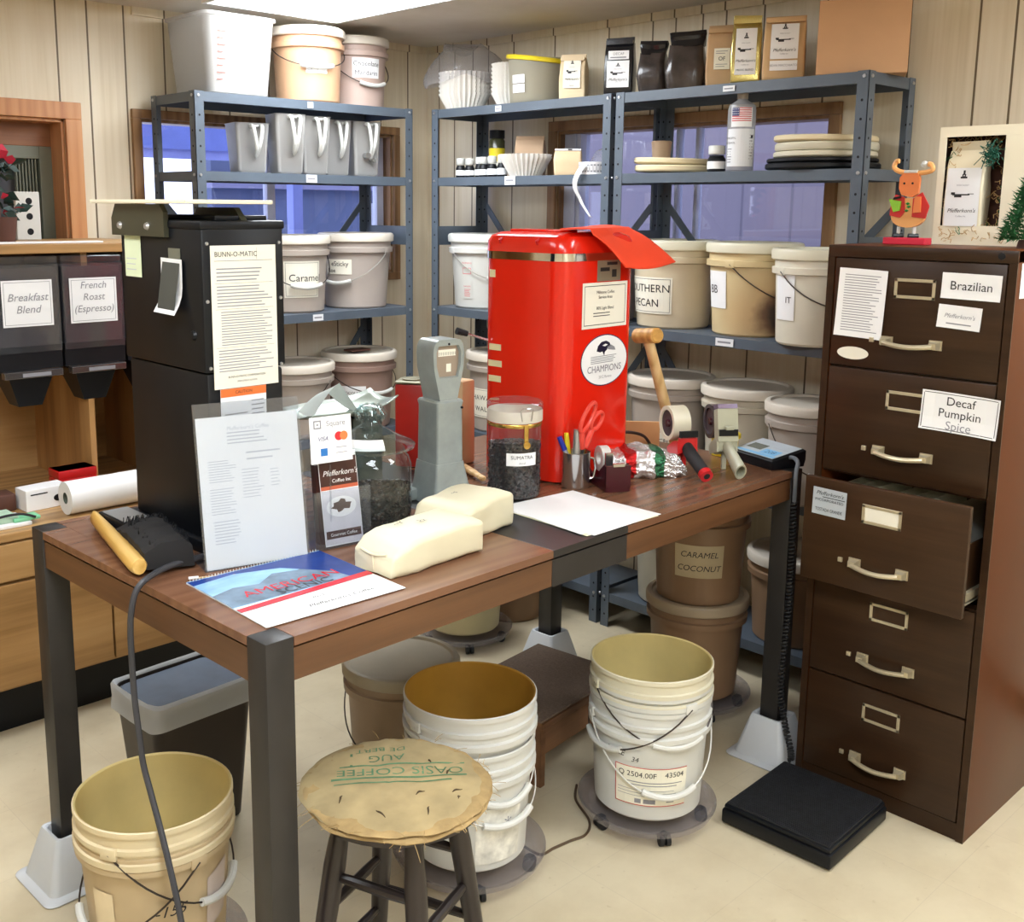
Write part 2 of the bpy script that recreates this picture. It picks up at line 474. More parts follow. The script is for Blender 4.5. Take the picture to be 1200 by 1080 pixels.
s = B(); bx(s, 3.0, .03, W2[2], 3.088, .09, W2[3]); bx(s, 3.02, .02, W2[2], 3.035, .03, W2[3]); bx(s, 2.43, .05, W2[2], 2.445, .085, W2[3]); bx(s, 2.52, .05, W2[2], 2.535, .085, W2[3]); s.build('sash', m_alu, w2, smooth=0)
g = B(); bx(g, W2[0] + .013, .066, W2[2] + .013, 3.0, .070, W2[3] - .013); g.build('pane', m_pane, w2, smooth=0)
# the orange-cased opening over the coffee counter, with a storm sash set back in it
w3, bx = window('window_3', 'y', YW, W3, .06, m_pine)
s = B(); bx(s, W3[0], .10, 1.80, W3[1], .13, W3[3]); s.build('head_board', wood('orange_brown_board', (120, 74, 44), (140, 90, 54), (150, 100, 64), 0), w3, smooth=0)  # darker orange-brown wood of the header
m_stormg = mat('grey_green_storm_frame', (112, 116, 102), .5)
s = B(); bx(s, 1.615, .10, W3[2], W3[1], .135, 1.80); bx(s, W3[0], .10, 1.755, 1.615, .135, 1.80)
for i in range(7): bx(s, 1.53 + i * .012, .112, W3[2], 1.536 + i * .012, .13, 1.755)
s.build('storm_frame', m_stormg, w3, smooth=0)
g = B(); bx(g, W3[0], .136, W3[2], W3[1], .15, 1.80); g.build('dark_screen', mat('dark_screen', (52, 52, 58), .5, var=.3), w3, smooth=0)

# outdoors, seen through the two windows
m_siding = NT('lavender_siding')
_v = m_siding.new('ShaderNodeTexCoord'); _s = m_siding.new('ShaderNodeSeparateXYZ'); m_siding.link(_v.outputs['Object'], _s.inputs[0])
_f = m_siding.math('FRACT', m_siding.math('MULTIPLY', _s.outputs[1], 3.3))
_g = m_siding.math('LESS_THAN', _f, .05)
m_siding.link(m_siding.mix(_g, lin((126, 118, 130)), lin((104, 98, 110))), m_siding.b.inputs['Base Color'])
m_siding.b.inputs['Roughness'].default_value = .6
tag(B().box(5.2, -2.0, -.3, 5.4, 5.2, 5.0).build('neighbour_wall', m_siding.m, smooth=0), 'lavender sided wall of the building seen through the right window', 'wall')
m_snow = mat('snow', (240, 242, 250), .7, var=.03)
struct(B().box(-8, YW + .31, -.3, 16, 18, -.25), 'ground', m_snow)
struct(B().box(XW + .13, -8, -.3, 16, YW + .3, -.25), 'ground_side', m_snow)
sh = thing('shed', 'dark blue grey shed with pale door seen through the left window', 'shed', (0, 0, 0))
B().box(4.15, 7.2, -.25, 8.6, 7.45, 3.2).build('wall', mat('blue_grey_boards', (80, 90, 122), .7), sh, smooth=0)
B().box(5.62, 7.14, -.25, 5.95, 7.2, 1.62).build('door', mat('pale_door', (236, 236, 240), .5), sh, smooth=0)
B().box(4.1, 7.1, 1.72, 8.7, 7.2, 1.80).build('eave_trim', mat('purple_trim', (120, 118, 150), .6), sh, smooth=0)
po = thing('porch', 'blue painted porch roof edge above the bright snow outside', 'porch', (0, 0, 0))
B().box(1.2, 5.6, 1.90, 3.9, 5.7, 2.06).build('fascia', mat('porch_blue', (110, 126, 200), .6), po, smooth=0)
B().box(1.2, 5.62, 1.85, 3.9, 5.66, 1.90, 0).build('valance', mat('valance_blue', (140, 150, 214), .6), po, smooth=0)
for x in (1.3, 3.8): B().box(x, 5.62, -.25, x + .07, 5.69, 1.90).build('post', mat('porch_post', (120, 130, 190), .6), po, smooth=0)
tp = B()
for cx, cy, r in ((4.3, 6.4, .40), (5.0, 6.5, .42), (5.6, 6.35, .35)):
    tp.lathe([(r, -.25), (r * .98, .7), (r * .8, 1.12), (r * .4, 1.27), (.01, 1.3)], (cx, cy), 20)
tp.jitter(.05, 3)
tag(tp.build('tarpaulin', mat('blue_tarp', (120, 160, 216), .45, bump=.2)), 'pale blue tarpaulin over a heap outside the left window', 'tarpaulin')

# ---------------------------------------------------------------- ceiling lamp, plus four added fill panels
def lamp_mat(n, k): return mat('fluorescent_or_fill_' + n, (243, 249, 255), .5, var=0.0, emit=LAMP * k)
def ceiling_or_fill_lamp(x, y, label, wx=.6, wy=1.2, m=None):
    r = thing('ceiling_or_fill_light', label, 'ceiling light', (x, y, ZC))
    B().box(-wx / 2 + .015, -wy / 2 + .015, -.012, wx / 2 - .015, wy / 2 - .015, -.004).build('diffuser', m, r, smooth=0)
    f = B()
    for a in ((-wx/2, -wy/2, wx/2, -wy/2 + .015), (-wx/2, wy/2 - .015, wx/2, wy/2), (-wx/2, -wy/2 + .0151, -wx/2 + .015, wy/2 - .0151), (wx/2 - .015, -wy/2 + .0151, wx/2, wy/2 - .0151)):
        f.box(a[0], a[1], -.016, a[2], a[3], -.0005)
    f.build('frame', m_paper, r, smooth=0)
ceiling_or_fill_lamp(2.36, 3.0, 'glowing ceiling panel above the left shelving unit', m=lamp_mat('far', .85))
ceiling_or_fill_lamp(2.72, .05, 'unseen fill panel added on the ceiling behind the filing cabinet', m=lamp_mat('cabinet', .8))  # added to brighten the right wall and cabinet, no lamp seen there
ceiling_or_fill_lamp(.15, 2.45, 'unseen fill panel added on the ceiling before the coffee counter', m=lamp_mat('counter', .42))  # added fill for the left wall and the floor by the counter
ceiling_or_fill_lamp(.5, .6, 'unseen fill panel added on the ceiling above the camera position', m=lamp_mat('middle', .95))  # unseen fill added over the table and its papers
ceiling_or_fill_lamp(.2, -1.2, 'unseen fill panel added on the ceiling at the near end of the room', m=lamp_mat('near', 1.15))  # added so that faces turned to the near wall catch light
# ---------------------------------------------------------------- buckets
_bm_cache = {}
def bucket(label, c, zb, H=.30, rt=.15, rb=.13, body=None, lid=None, inner=None, bail=None, labels=(), group=None, wire=None, lidH=.024, name='bucket', grip_m=None, style=None):
    """bail = (angle off the camera side, droop); labels = dicts laid round the wall"""
    body = body or m_tan; inner = inner or body; wire = wire or m_wire
    face = math.atan2(-c[1], -c[0])
    root = thing(name, label, 'bucket', (c[0], c[1], zb), 0, group)
    r = lambda z: rb + (rt - rb) * z / H
    style = style or ('lidded' if lid else 'open')
    key = (H, rt, rb, body.name, inner.name, style)
    if key not in _bm_cache:
        b = B()
        q = r(H); top = [(q + .001, H - .014), (q + .006, H - .012), (q + .006, H - .002), (q + .003, H)]
        if style == 'open': mid = [(r(H - .084), H - .084), (q + .008, H - .081), (q + .0085, H - .068), (q + .001, H - .065), (q + .001, H - .050), (q + .007, H - .048), (q + .007, H - .038), (q + .001, H - .036)]
        elif style == 'nest': mid = [(r(H - .040), H - .040), (q + .008, H - .038), (q + .0085, H - .026), (q + .001, H - .024)]
        else: mid = [(r(H - .058), H - .058), (q + .009, H - .055), (q + .010, H - .036), (q + .001, H - .033)]
        prof = [(0, 0), (rb * .95, 0), (rb, .007)] + mid + top
        b.lathe(prof, n=56, m=0)
        b.lathe([(r(H) + .003, H), (r(H) - .001, H - .003), (rb - .002, .02), (rb - .008, .006), (0, .006)], n=56, m=1)
        _bm_cache[key] = b.mesh('bucket_body', [body, inner])
    o = bpy.data.objects.new('body', _bm_cache[key]); COL.objects.link(o); o.parent = root
    if lid:
        k2 = ('lid', rt, lidH, lid.name)
        if k2 not in _bm_cache:
            b = B(); R0 = rt + .013
            b.lathe([(R0 - .004, -.012), (R0, -.009), (R0 + .001, lidH - .010), (R0 - .003, lidH - .003), (R0 - .010, lidH), (R0 - .018, lidH - .001), (R0 - .022, lidH - .008), (R0 - .03, lidH - .009), (0, lidH - .009)], n=56)
            _bm_cache[k2] = b.mesh('bucket_lid', [lid])
        o = bpy.data.objects.new('lid', _bm_cache[k2]); COL.objects.link(o); o.parent = root; o.location = (0, 0, H)
    for bail_ in ([] if not bail else (bail if isinstance(bail, list) else [bail])):
        off, drop = bail_[:2]; a0 = face + R(off); zp = H - (.034 if style == 'nest' else .048)
        pts = []; ctr = []
        for i in range(29):
            th = R(-92 + 184 * i / 28); k = max(0, math.cos(th)) ** .85
            z = zp - drop * k; rr = r(z) + .012 + .004 * k
            pts.append((rr * math.cos(a0 + th), rr * math.sin(a0 + th), z))
        b = B(); b.tube(pts, .0021, 6)
        for s in (0, -1):
            p = Vector(pts[s]); q = p.copy(); q.x *= .97; q.y *= .97
            b.tube([q * 1.0, p], .008, 8)
        w = b.build('bail', wire, root)
        B().tube([Vector(p) for p in pts[10:19]], .0085, 10).build('grip', grip_m or m_white, w)
        for s in (0, -1):
            M = Matrix.Rotation(math.atan2(pts[s][1], pts[s][0]), 4, 'Z')
            B().box(rt + .001, -.018, zp - .012, rt + .010, .018, zp + .014, 0, .003, M=M).build('bail_ear', body, root)
    for L in labels:
        w, h = L['w'], L['h']
        b = sheet(w, h, L.get('lines', ()), L.get('bars', ()), L.get('border'), nx=14)
        z0 = L['z']; a0 = face + R(L.get('phi', 0))
        def wrap(co):
            zz = z0 + co.y + co.x * L.get('tilt', 0.0); rr = r(zz) + .0018 + co.z; an = a0 + co.x / r(z0)
            return (rr * math.cos(an), rr * math.sin(an), zz)
        b.xf(wrap)
        b.build('label', [L.get('paper', m_paperc), m_ink, L.get('c3', m_grey), L.get('c4', m_redp)], root, smooth=0)
    return root

def dolly(c, label, rr=.178):
    root = thing('plant_caddy', label, 'rolling caddy', (c[0], c[1], 0), 0, 'clear rolling caddies under the buckets')
    B().lathe([(0, .040), (rr - .03, .040), (rr - .012, .044), (rr, .056), (rr + .004, .060), (rr + .004, .056), (rr, .048), (rr - .006, .036), (rr - .03, .034), (0, .034)], n=48).build('tray', m_smoke, root)
    for i in range(5):
        a = R(20 + 72 * i)
        b = B(); x, y = (rr - .035) * math.cos(a), (rr - .035) * math.sin(a)
        u = Vector((-math.sin(a), math.cos(a), 0))
        p = Vector((x, y, .0165))
        b.tube([p - u * .014, p - u * .003], .0163, 14); b.tube([p + u * .003, p + u * .014], .0163, 14)
        b.box(x - .009, y - .009, .016, x + .009, y + .009, .036, 0, .002)
        b.build('caster', m_rub, root)
    return root

# ---------------------------------------------------------------- steel shelving
def shelving(label, loc, rotz, W, D, levels, tags=(), top=1.996):
    root = thing('steel_shelving_unit', label, 'shelving', loc, rotz)
    pw = .038; th = .002
    def post(px, py, sx, sy):
        b = B()
        b.box(px, py, 0, px + sx * pw, py + sy * th, top); b.box(px, py, 0, px + sx * th, py + sy * pw, top)
        n = 36
        for i in range(n):
            z = .05 + i * (top - .08) / (n - 1)
            if min(abs(z - lz + .012) for lz in levels) < .016: continue
            for k in (0, 1):
                rr = .0042
                if k == 0:
                    cx, cy = px + sx * pw * .5, py
                    for dy in (-.0004 * sy, (th + .0004) * sy):
                        b.prism([(cx + rr * math.cos(t * math.pi / 4), z + rr * math.sin(t * math.pi / 4)) for t in range(8)], cy + dy, cy + dy + .0003 * sy, 1, plane='xz')
                else:
                    cx, cy = px, py + sy * pw * .5
                    for dx in (-.0004 * sx, (th + .0004) * sx):
                        b.prism([(cy + rr * math.cos(t * math.pi / 4), z + rr * math.sin(t * math.pi / 4)) for t in range(8)], cx + dx, cx + dx + .0003 * sx, 1, plane='yz')
        for lz in levels:
            z = lz - .014; cx, cy = px + sx * pw * .42, py - .0005 * sy
            b.tube([(cx, cy, z), (cx, cy - .003 * sy, z)], [.0062, .005], 10, 2)
            cx, cy = px - .0005 * sx, py + sy * pw * .42
            b.tube([(cx, cy, z), (cx - .003 * sx, cy, z)], [.0062, .005], 10, 2)
        b.build('post', [m_shelf, m_hole, m_bolt], root, smooth=0)
    post(0, 0, 1, 1); post(W, 0, -1, 1); post(0, D, 1, -1); post(W, D, -1, -1)
    for lz in levels:
        b = B(); e = .0025; lip = .034
        b.box(e, e, lz - .003, W - e, D - e, lz)
        b.box(e, e, lz - lip, W - e, e + .002, lz - .003); b.box(e, D - e - .002, lz - lip, W - e, D - e, lz - .003)
        b.box(e, e + .002, lz - lip, e + .002, D - e - .002, lz - .003); b.box(W - e - .002, e + .002, lz - lip, W - e, D - e - .002, lz - .003)
        b.box(e, e + .002, lz - lip, W - e, e + .012, lz - lip + .002)
        b.build('shelf', m_shelf, root, smooth=0)
    # back cross braces and side gusset plates
    yb = D - .006
    for (x0, z0, x1, z1) in ((.03, 1.60, .30, 1.30), (W - .03, 1.60, W - .30, 1.30), (.03, 1.05, .28, .72), (W - .03, 1.05, W - .28, .72)):
        d = Vector((x1 - x0, 0, z1 - z0)).normalized(); n = Vector((-d.z, 0, d.x)) * .014
        pts = [Vector((x0, 0, z0)) + n, Vector((x0, 0, z0)) - n, Vector((x1, 0, z1)) - n, Vector((x1, 0, z1)) + n]
        B().prism([(p.x, p.z) for p in pts], yb, yb + .003, 0, plane='xz').build('brace', m_shelf, root, smooth=0)
    for x in (.004, W - .006):
        B().box(x, .01, 1.43, x + .002, D - .01, 1.51).build('side_plate', m_shelf, root, smooth=0)
    for (x, lz, w, h) in tags:
        b = sheet(w, h, (), textbars(-w * .38, w * .38, h * .2, -h * .2, 1, 1, .6))
        b.xf(lambda co: frame((x, -.0006, lz - .017), (1, 0, 0), (0, 0, 1)) @ co)
        b.build('shelf_tag', [m_ltag, m_grey], root, smooth=0)
    return root
LV = [.135, .650, 1.167, 1.714, 1.994]
ZT, Z2, Z3, Z4, Z5 = 1.9945, 1.7145, 1.1675, .6505, .1355
shelving('slate blue steel shelving unit against the wall with the bright left window', (1.992, 3.556, 0), 0, 1.02, .325, LV, ((.50, 1.714, .05, .030), (.50, 1.994, .026, .022), (.52, 1.167, .05, .026)))
shelving('slate blue steel shelving unit in the corner holding coffee filters and white bottles', (3.085, 3.517, 0), R(-90), .975, .30, LV, ((.40, 1.994, .034, .022), (.47, 1.714, .058, .034)))
shelving('slate blue steel shelving unit nearest the filing cabinet with bags of coffee on top', (3.085, 2.523, 0), R(-90), .95, .30, LV, ((.47, 1.994, .045, .018), (.50, 1.167, .07, .026)))

# ---------------------------------------------------------------- filing cabinet
fc = thing('filing_cabinet', 'tall brown five-drawer filing cabinet with its middle drawer ajar', 'filing cabinet', (2.636, 1.423, 0), R(-90))
CW, CD, CH = .474, .665, 1.501    # local x = width, local y = depth (front at 0)
b = B(); t = .019
b.box(0, .002, 0, t, CD, CH, 1, .002); b.box(CW - t, .002, 0, CW, CD, CH, 1, .002)
b.box(0, 0, CH - .03, CW, CD, CH + .001, 1, .003); b.box(t, .004, 0, CW - t, CD, .046, 0)
b.box(t, CD - .01, .046, CW - t, CD, CH - .03, 0)
b.box(0, -.001, .0, t, .003, CH - .03, 0); b.box(CW - t, -.001, 0, CW, .003, CH - .03, 0); b.box(0, -.0012, CH - .03, CW, .002, CH, 0, .0005)
for z in (.046 + .0, .331, .616, .901, 1.186): b.box(t, .012, z - .004, CW - t, .05, z + .001, 0)
b.build('carcass', [m_cab, m_cabside], fc, smooth=30)
lk = B(); lk.tube([(.437, -.003, 1.487), (.437, .01, 1.487)], .0085, 16); lk.build('lock', m_blk, fc)
m_champ = mat('champagne_metal', (206, 194, 164), .3, .6)
def note(parent, name, w, h, cx, cz, lines=(), bars=(), border=None, rot=0.0, y=-.0012, curl=0.0, mats=None, nx=6, ny=6):
    b = sheet(w, h, lines, bars, border, nx=nx, ny=ny)
    M = frame((cx, y, cz), (math.cos(R(rot)), 0, math.sin(R(rot))), (-math.sin(R(rot)), 0, math.cos(R(rot))))
    def f(co):
        lift = curl * max(0, (abs(co.x) / (w / 2)) ** 4 * .6 + max(0, -co.y / (h / 2)) ** 2 * .4) if curl else 0
        return M @ Vector((co.x, co.y, co.z + lift))
    return b.xf(f).build(name, mats or [m_paper, m_ink, m_grey, m_redp], parent, smooth=0)
for i in range(5):
    z0 = .049 + .285 * (4 - i); z1 = z0 + .280
    pull = .085 if i == 2 else 0.0
    x0, x1 = t + .003, CW - t - .003
    d = B()
    d.box(x0, -.001 - pull, z0, x1, .017 - pull, z1, 0, .003)
    d.box(x0 + .022, .017 - pull, z0 + .02, x0 + .025, .60 - pull, z0 + .17, 0); d.box(x1 - .025, .017 - pull, z0 + .02, x1 - .022, .60 - pull, z0 + .17, 0); d.box(x1 - .022, .03 - pull, z0 + .03, x1 - .012, .55 - pull, z0 + .05, 1)
    d.box(x0 + .012, .017 - pull, z0 + .02, x1 - .012, .60 - pull, z0 + .023, 1)
    dr = d.build('drawer', [m_cab, m_champ], fc, smooth=30)
    yf = -.001 - pull
    hx = CW * .5 - .062; hz = z0 + .075
    h = B()
    for sx in (0, .125):
        h.prism([(hx + sx - .016, hz - .012), (hx + sx + .016, hz - .012), (hx + sx + .016, hz + .012), (hx + sx - .016, hz + .012)], yf - .004, yf, plane='xz')
        h.loft([[(hx + sx - .014, yf - .004, hz - .010), (hx + sx + .014, yf - .004, hz - .010), (hx + sx + .014, yf - .004, hz + .010), (hx + sx - .014, yf - .004, hz + .010)],
                [(hx + sx - .009, yf - .022, hz - .008), (hx + sx + .009, yf - .022, hz - .008), (hx + sx + .009, yf - .022, hz + .006), (hx + sx - .009, yf - .022, hz + .006)]])
    pts = [(hx + .125 * u, yf - .022 - .010 * math.sin(math.pi * u), hz - .002 - .006 * math.sin(math.pi * u)) for u in [k / 10 for k in range(11)]]
    h.tube(pts, .0065, 8)
    h.build('handle', m_champ, dr)
    l = B(); l.box(hx - .045, yf - .006, hz - .006, hx - .033, yf, hz + .006, 0, .001); l.build('latch', m_champ, dr)
    px, pz, pw, ph = CW * .5 - .052, z0 + .185, .104, .050
    f = B(); k = .008
    for a in ((px, pz, px + pw, pz + k), (px, pz + ph - k, px + pw, pz + ph), (px, pz, px + k, pz + ph), (px + pw - k, pz, px + pw, pz + ph)):
        f.box(a[0], yf - .003, a[1], a[2], yf, a[3], 0, .0008)
    f.box(px + k, yf - .0006, pz + k, px + pw - k, yf + .001, pz + ph - k, 2 if i == 2 else 1)
    f.build('card_holder', [m_champ, m_cab, m_paperc], dr, smooth=0)
    if i == 0:
        note(dr, 'note', .140, .062, .374, 1.412, [('Brazilian', .030, .0, .0, dict(m=1))], rot=-1, y=yf - .001, curl=.004)
        note(dr, 'note', .104, .056, .352, 1.337, [("Pfefferkorn's", .0145, 0, .002, dict(m=2, shear=.3))], [(-.03, -.018, .03, -.015, 2)], rot=-3, y=yf - .001, curl=.003)
        note(dr, 'order_sheet', .130, .176, .100, 1.354, (), textbars(-.05, .055, .075, -.075, 22, 2, .3, 3), rot=-2, y=yf - .001, curl=.006)
        o = B(); o.prism([(.086 + .043 * math.cos(a * math.pi / 16), 1.224 + .0165 * math.sin(a * math.pi / 16)) for a in range(32)], yf - .0015, yf - .0003, plane='xz'); o.build('oval_sticker', m_paperc, dr, smooth=0)
    if i == 1:
        note(dr, 'note', .187, .098, .373, 1.103, [('Decaf', .030, 0, .026, dict(m=1)), ('Pumpkin', .030, 0, -.004, dict(m=1)), ('Spice', .030, 0, -.034, dict(m=2))], (), (.004, .0016), rot=-1.5, y=yf - .001, curl=.010)
    if i == 2:
        note(dr, 'sticker', .094, .072, .094, z1 - .062, [("Pfefferkorn's", .0150, 0, .022, dict(m=1, shear=.35)), ('INCORPORATED', .0105, 0, .004, dict(m=1)), ('TOSTADA GRANDE', .0125, 0, -.022, dict(m=1, sx=.68))], [(-.02, .0115, .043, .0135, 1)], rot=-1, y=yf - .0008, mats=[mat('silver_grey_sticker', (176, 184, 190), .45), m_ink])
note_side = sheet(.075, .082, nx=2)
note_side.xf(lambda co: frame((CW + .0008, .06, 1.430), (0, 1, 0), (0, 0, 1)) @ co)
note_side.build('side_note', [m_paper], fc, smooth=0)
fl = B()
for k in range(7): fl.box(.06 + .05 * k, -.05, .70, .061 + .05 * k, .25, .86 + .004 * (k % 3))
fld = fl.build('file_folder', m_paperc, None, smooth=0)
fld.location = (2.636, 1.423, 0); fld.rotation_euler = (0, 0, R(-90))
tag(fld, 'cream folders standing in the open middle drawer', 'file folders', kind='stuff')

# ---------------------------------------------------------------- table on bed risers
TA = R(1.5); TX, TY, TZ = .911, 1.456, .87
tb = thing('work_table', 'long walnut laminate table with black steel legs and a black centre strip', 'table', (TX, TY, 0), TA)
L_, D_, lw = 1.805, .93, .057
def top_mb(x0, x1, corners):
    b = B()
    za, zb = .853, .870
    xa, xb = (lw + .001 if 'l' in corners else x0), (x1 - lw - .001 if 'r' in corners else x1)
    b.box(xa, 0, za, xb, D_, zb, 0, .0008)
    if 'l' in corners: b.box(x0, lw + .001, za, xa, D_ - lw - .001, zb, 0, .0008)
    if 'r' in corners: b.box(xb, lw + .001, za, x1, D_ - lw - .001, zb, 0, .0008)
    return b
top_mb(0, .731, 'l').build('table_top', m_table, tb, smooth=0)
top_mb(.732, .993, '').build('centre_strip', m_blkm, tb, smooth=0)
top_mb(.994, L_, 'r').build('table_top', m_table, tb, smooth=0)
for xa, xb in ((lw, .731), (.994, L_ - lw)):
    for ya in (.004, D_ - .024): B().box(xa, ya, .789, xb, ya + .020, .848).build('apron', m_apron, tb, smooth=0)
m_apend = wood('walnut_apron_end', (84, 55, 34), (100, 67, 42), (114, 78, 51), 1, 1.0, 0.35, 0.02)
for xa in (.003, L_ - .023): B().box(xa, lw, .787, xa + .020, D_ - lw, .848).build('end_apron', m_apend, tb, smooth=0)
for ya in (.003, D_ - .023): B().box(.731, ya, .787, .994, ya + .020, .848).build('centre_apron', m_blkm, tb, smooth=0)
b = B(); b.box(.02, .02, .846, L_ - .02, D_ - .02, .8532); b.build('under_frame', m_blk, tb, smooth=0)
for lx, ly in ((0, 0), (L_ - lw, 0), (0, D_ - lw), (L_ - lw, D_ - lw)):
    B().box(lx, ly, .088, lx + lw, ly + lw, .8706, 0, .0015).build('leg', m_blkm, tb, smooth=30)
m_riser = mat('pale_grey_riser', (198, 202, 206), .45, var=.05)
rl = {(0, 0): 'front left', (1, 0): 'end beside the floor scale', (0, 1): 'end beside the peach bucket', (1, 1): 'far side, behind the carpeted step'}
cT = Matrix.Translation((TX, TY, 0)) @ Matrix.Rotation(TA, 4, 'Z')
def sq(h, z, rr=.25, n=6):
    pts = []; r = h * rr
    for k, (sx, sy) in enumerate(((1, 1), (-1, 1), (-1, -1), (1, -1))):
        for i in range(n + 1):
            a = R(90 * k + 90 * i / n)
            pts.append((sx * (h - r) + r * math.cos(a), sy * (h - r) + r * math.sin(a), z))
    return pts
for (i, j), nm in rl.items():
    p = cT @ Vector((lw / 2 + i * (L_ - lw), lw / 2 + j * (D_ - lw), 0))
    b = B()
    b.loft([sq(.098, 0), sq(.101, .004), sq(.097, .008), sq(.082, .012), sq(.050, .125), sq(.047, .13), sq(.041, .13), sq(.038, .126), sq(.036, .086)], 0)
    o = b.build('bed_riser', m_riser, None, (p.x, p.y, 0), TA)
    tag(o, 'grey plastic bed riser under the table leg at the ' + nm, 'bed riser', 'bed risers under the table legs')
# ---------------------------------------------------------------- things on the table
TT = .8708
# --- black coffee grinder
gx, gy = 1.078, 1.918
gr = thing('coffee_grinder', 'tall black coffee grinder with a white instruction plate on its front', 'coffee grinder', (gx, gy, TT), 0)
GW, GD = .192, .352
b = B()
b.box(.006, .004, .028, GW - .006, GD - .006, .383, 0, .006); b.box(-.006, -.03, 0, GW + .006, GD + .02, .028, 0, .004)
b.build('base_cabinet', m_blk, gr)
b = B(); b.box(0, 0, .385, GW, GD, .678, 0, .006); b.build('hopper_body', m_blk, gr)
b = B(); b.box(-.003, -.003, .672, GW + .003, GD + .003, .690, 0, .005); b.box(.05, .03, .690, GW - .02, GD - .03, .7, 0, .002); b.build('hopper_lid', m_blk, gr)
m_olive = mat('olive_black_casting', (58, 58, 44), .35)
b = B()
b.prism([(GD + .014, .655), (GD + .014, .692), (GD - .006, .722), (.145, .722), (.128, .705), (.128, .655)], -.012, -.001, plane='yz')
b.prism([(.22, .690), (.2, .716), (.05, .716), (.02, .690)], GW * .55, GW * .62, plane='yz')
b.build('hinge_bracket', m_olive, gr, smooth=0)
for y in (.325, .2): B().tube([(-.0115, y, .676), (-.017, y, .676)], [.009, .006], 12).build('screw', m_bolt, gr)
for (x, z) in ((.012, .645), (GW - .012, .645), (.012, .395), (GW - .012, .39), (.010, .53), (GW - .010, .53)):
    B().tube([(x, 0.0, z), (x, -.003, z)], [.004, .003], 8).build('screw', m_bolt, gr)
B().tube([(0.0, .04, .46), (-.006, .04, .46)], [.011, .008], 12).build('button', m_blk, gr)
def fmat(o, right=(1, 0, 0), up=(0, 0, 1)): return frame(o, right, up)
def flat(parent, name, w, h, M, lines=(), bars=(), border=None, mats=None, bend=None, nx=6, ny=6):
    b = sheet(w, h, lines, bars, border, nx=nx, ny=ny)
    b.xf(lambda co: M @ Vector(bend(co) if bend else co))
    return b.build(name, mats or [m_paper, m_ink, m_grey, m_redp], parent, smooth=0)
pl = textbars(-.064, .066, .102, .072, 4, 2, .35, 5) + textbars(-.064, .066, .066, .020, 7, 2, .35, 6) + textbars(-.056, .066, .014, -.058, 13, 2, .35, 7) + textbars(-.064, .066, -.064, -.112, 8, 2, .35, 9) + [(-.068, .114, .068, .1148, 1), (-.068, .069, .068, .0695, 1), (-.068, .017, .068, .0175, 1), (-.068, -.061, .068, -.0605, 1)]
flat(gr, 'instruction_plate', .152, .290, fmat((GW * .5 - .003, -.0035, .496)), [('BUNN-O-MATIC', .0145, -.018, .127, dict(m=1, space=1.05, sx=.9)), ('BUNN-O-MATIC CORPORATION', .006, 0, -.122, dict(m=1)), ('SPRINGFIELD ILLINOIS', .0048, 0, -.132, dict(m=1))], pl + [(.030, .116, .0305, .140, 1)], mats=[m_paperc, m_ink, m_grey])
flat(gr, 'warning_label', .108, .120, fmat((GW * .5 - .012, -.0032, .290)), [('CAUTION', .009, .0, .0515, dict(m=1))], [(-.054, .043, .054, .060, 4)] + textbars(.018, .05, .035, -.03, 7, 2, .3, 4) + textbars(-.045, .012, .012, -.03, 4, 2, .25, 3), mats=[m_paper, m_ink, m_grey, m_redp, mat('orange_print', (232, 116, 52), .5)])
m_yellowpaper = mat('pale_green_note', (222, 232, 196), .6, var=.04)
flat(gr, 'note', .075, .100, fmat((-.0010, .292, .616), (0, -1, 0)), (), textbars(-.03, .02, -.005, -.04, 3, 2, .15, 3), mats=[m_yellowpaper, m_grey, m_lgrey])
flat(gr, 'tape_strip', .075, .032, fmat((-.0008, .292, .679 - .025), (0, -1, 0)), mats=[mat('grey_tape', (112, 112, 98), .4)])
flat(gr, 'photo_card', .088, .112, fmat((-.0016, .115, .556), (0, -1, -.02)), [('2 lb bags', .011, .004, .0, dict(m=2, shear=.3)), ('only', .011, -.012, -.030, dict(m=0))], [(-.036, -.048, .036, .048, 1)], bend=lambda co: (co.x, co.y, co.z + .020 * max(0, -co.y / .056) ** 2 + .004), mats=[m_paper, mat('dark_card', (70, 72, 68), .5), mat('olive_text', (150, 148, 96), .5)])
flat(gr, 'tape_strip', .05, .03, fmat((-.0009, .108, .618), (0, -1, 0)), mats=[mat('grey_tape', (112, 112, 98), .4)])
b = B(); b.box(-.080, .235, 0, -.009, .365, .036, 0, .004); b.box(-.074, .245, .036, -.014, .355, .0375, 1); b.build('foot_switch_tray', [m_blk, m_silver], gr)
tag(B().box(1.045, 1.915, TT + .7228, 1.245, 2.345, TT + .731, 0, .002).build('cutting_board', m_creamcard), 'thin cream board lying on top of the black coffee grinder', 'board')
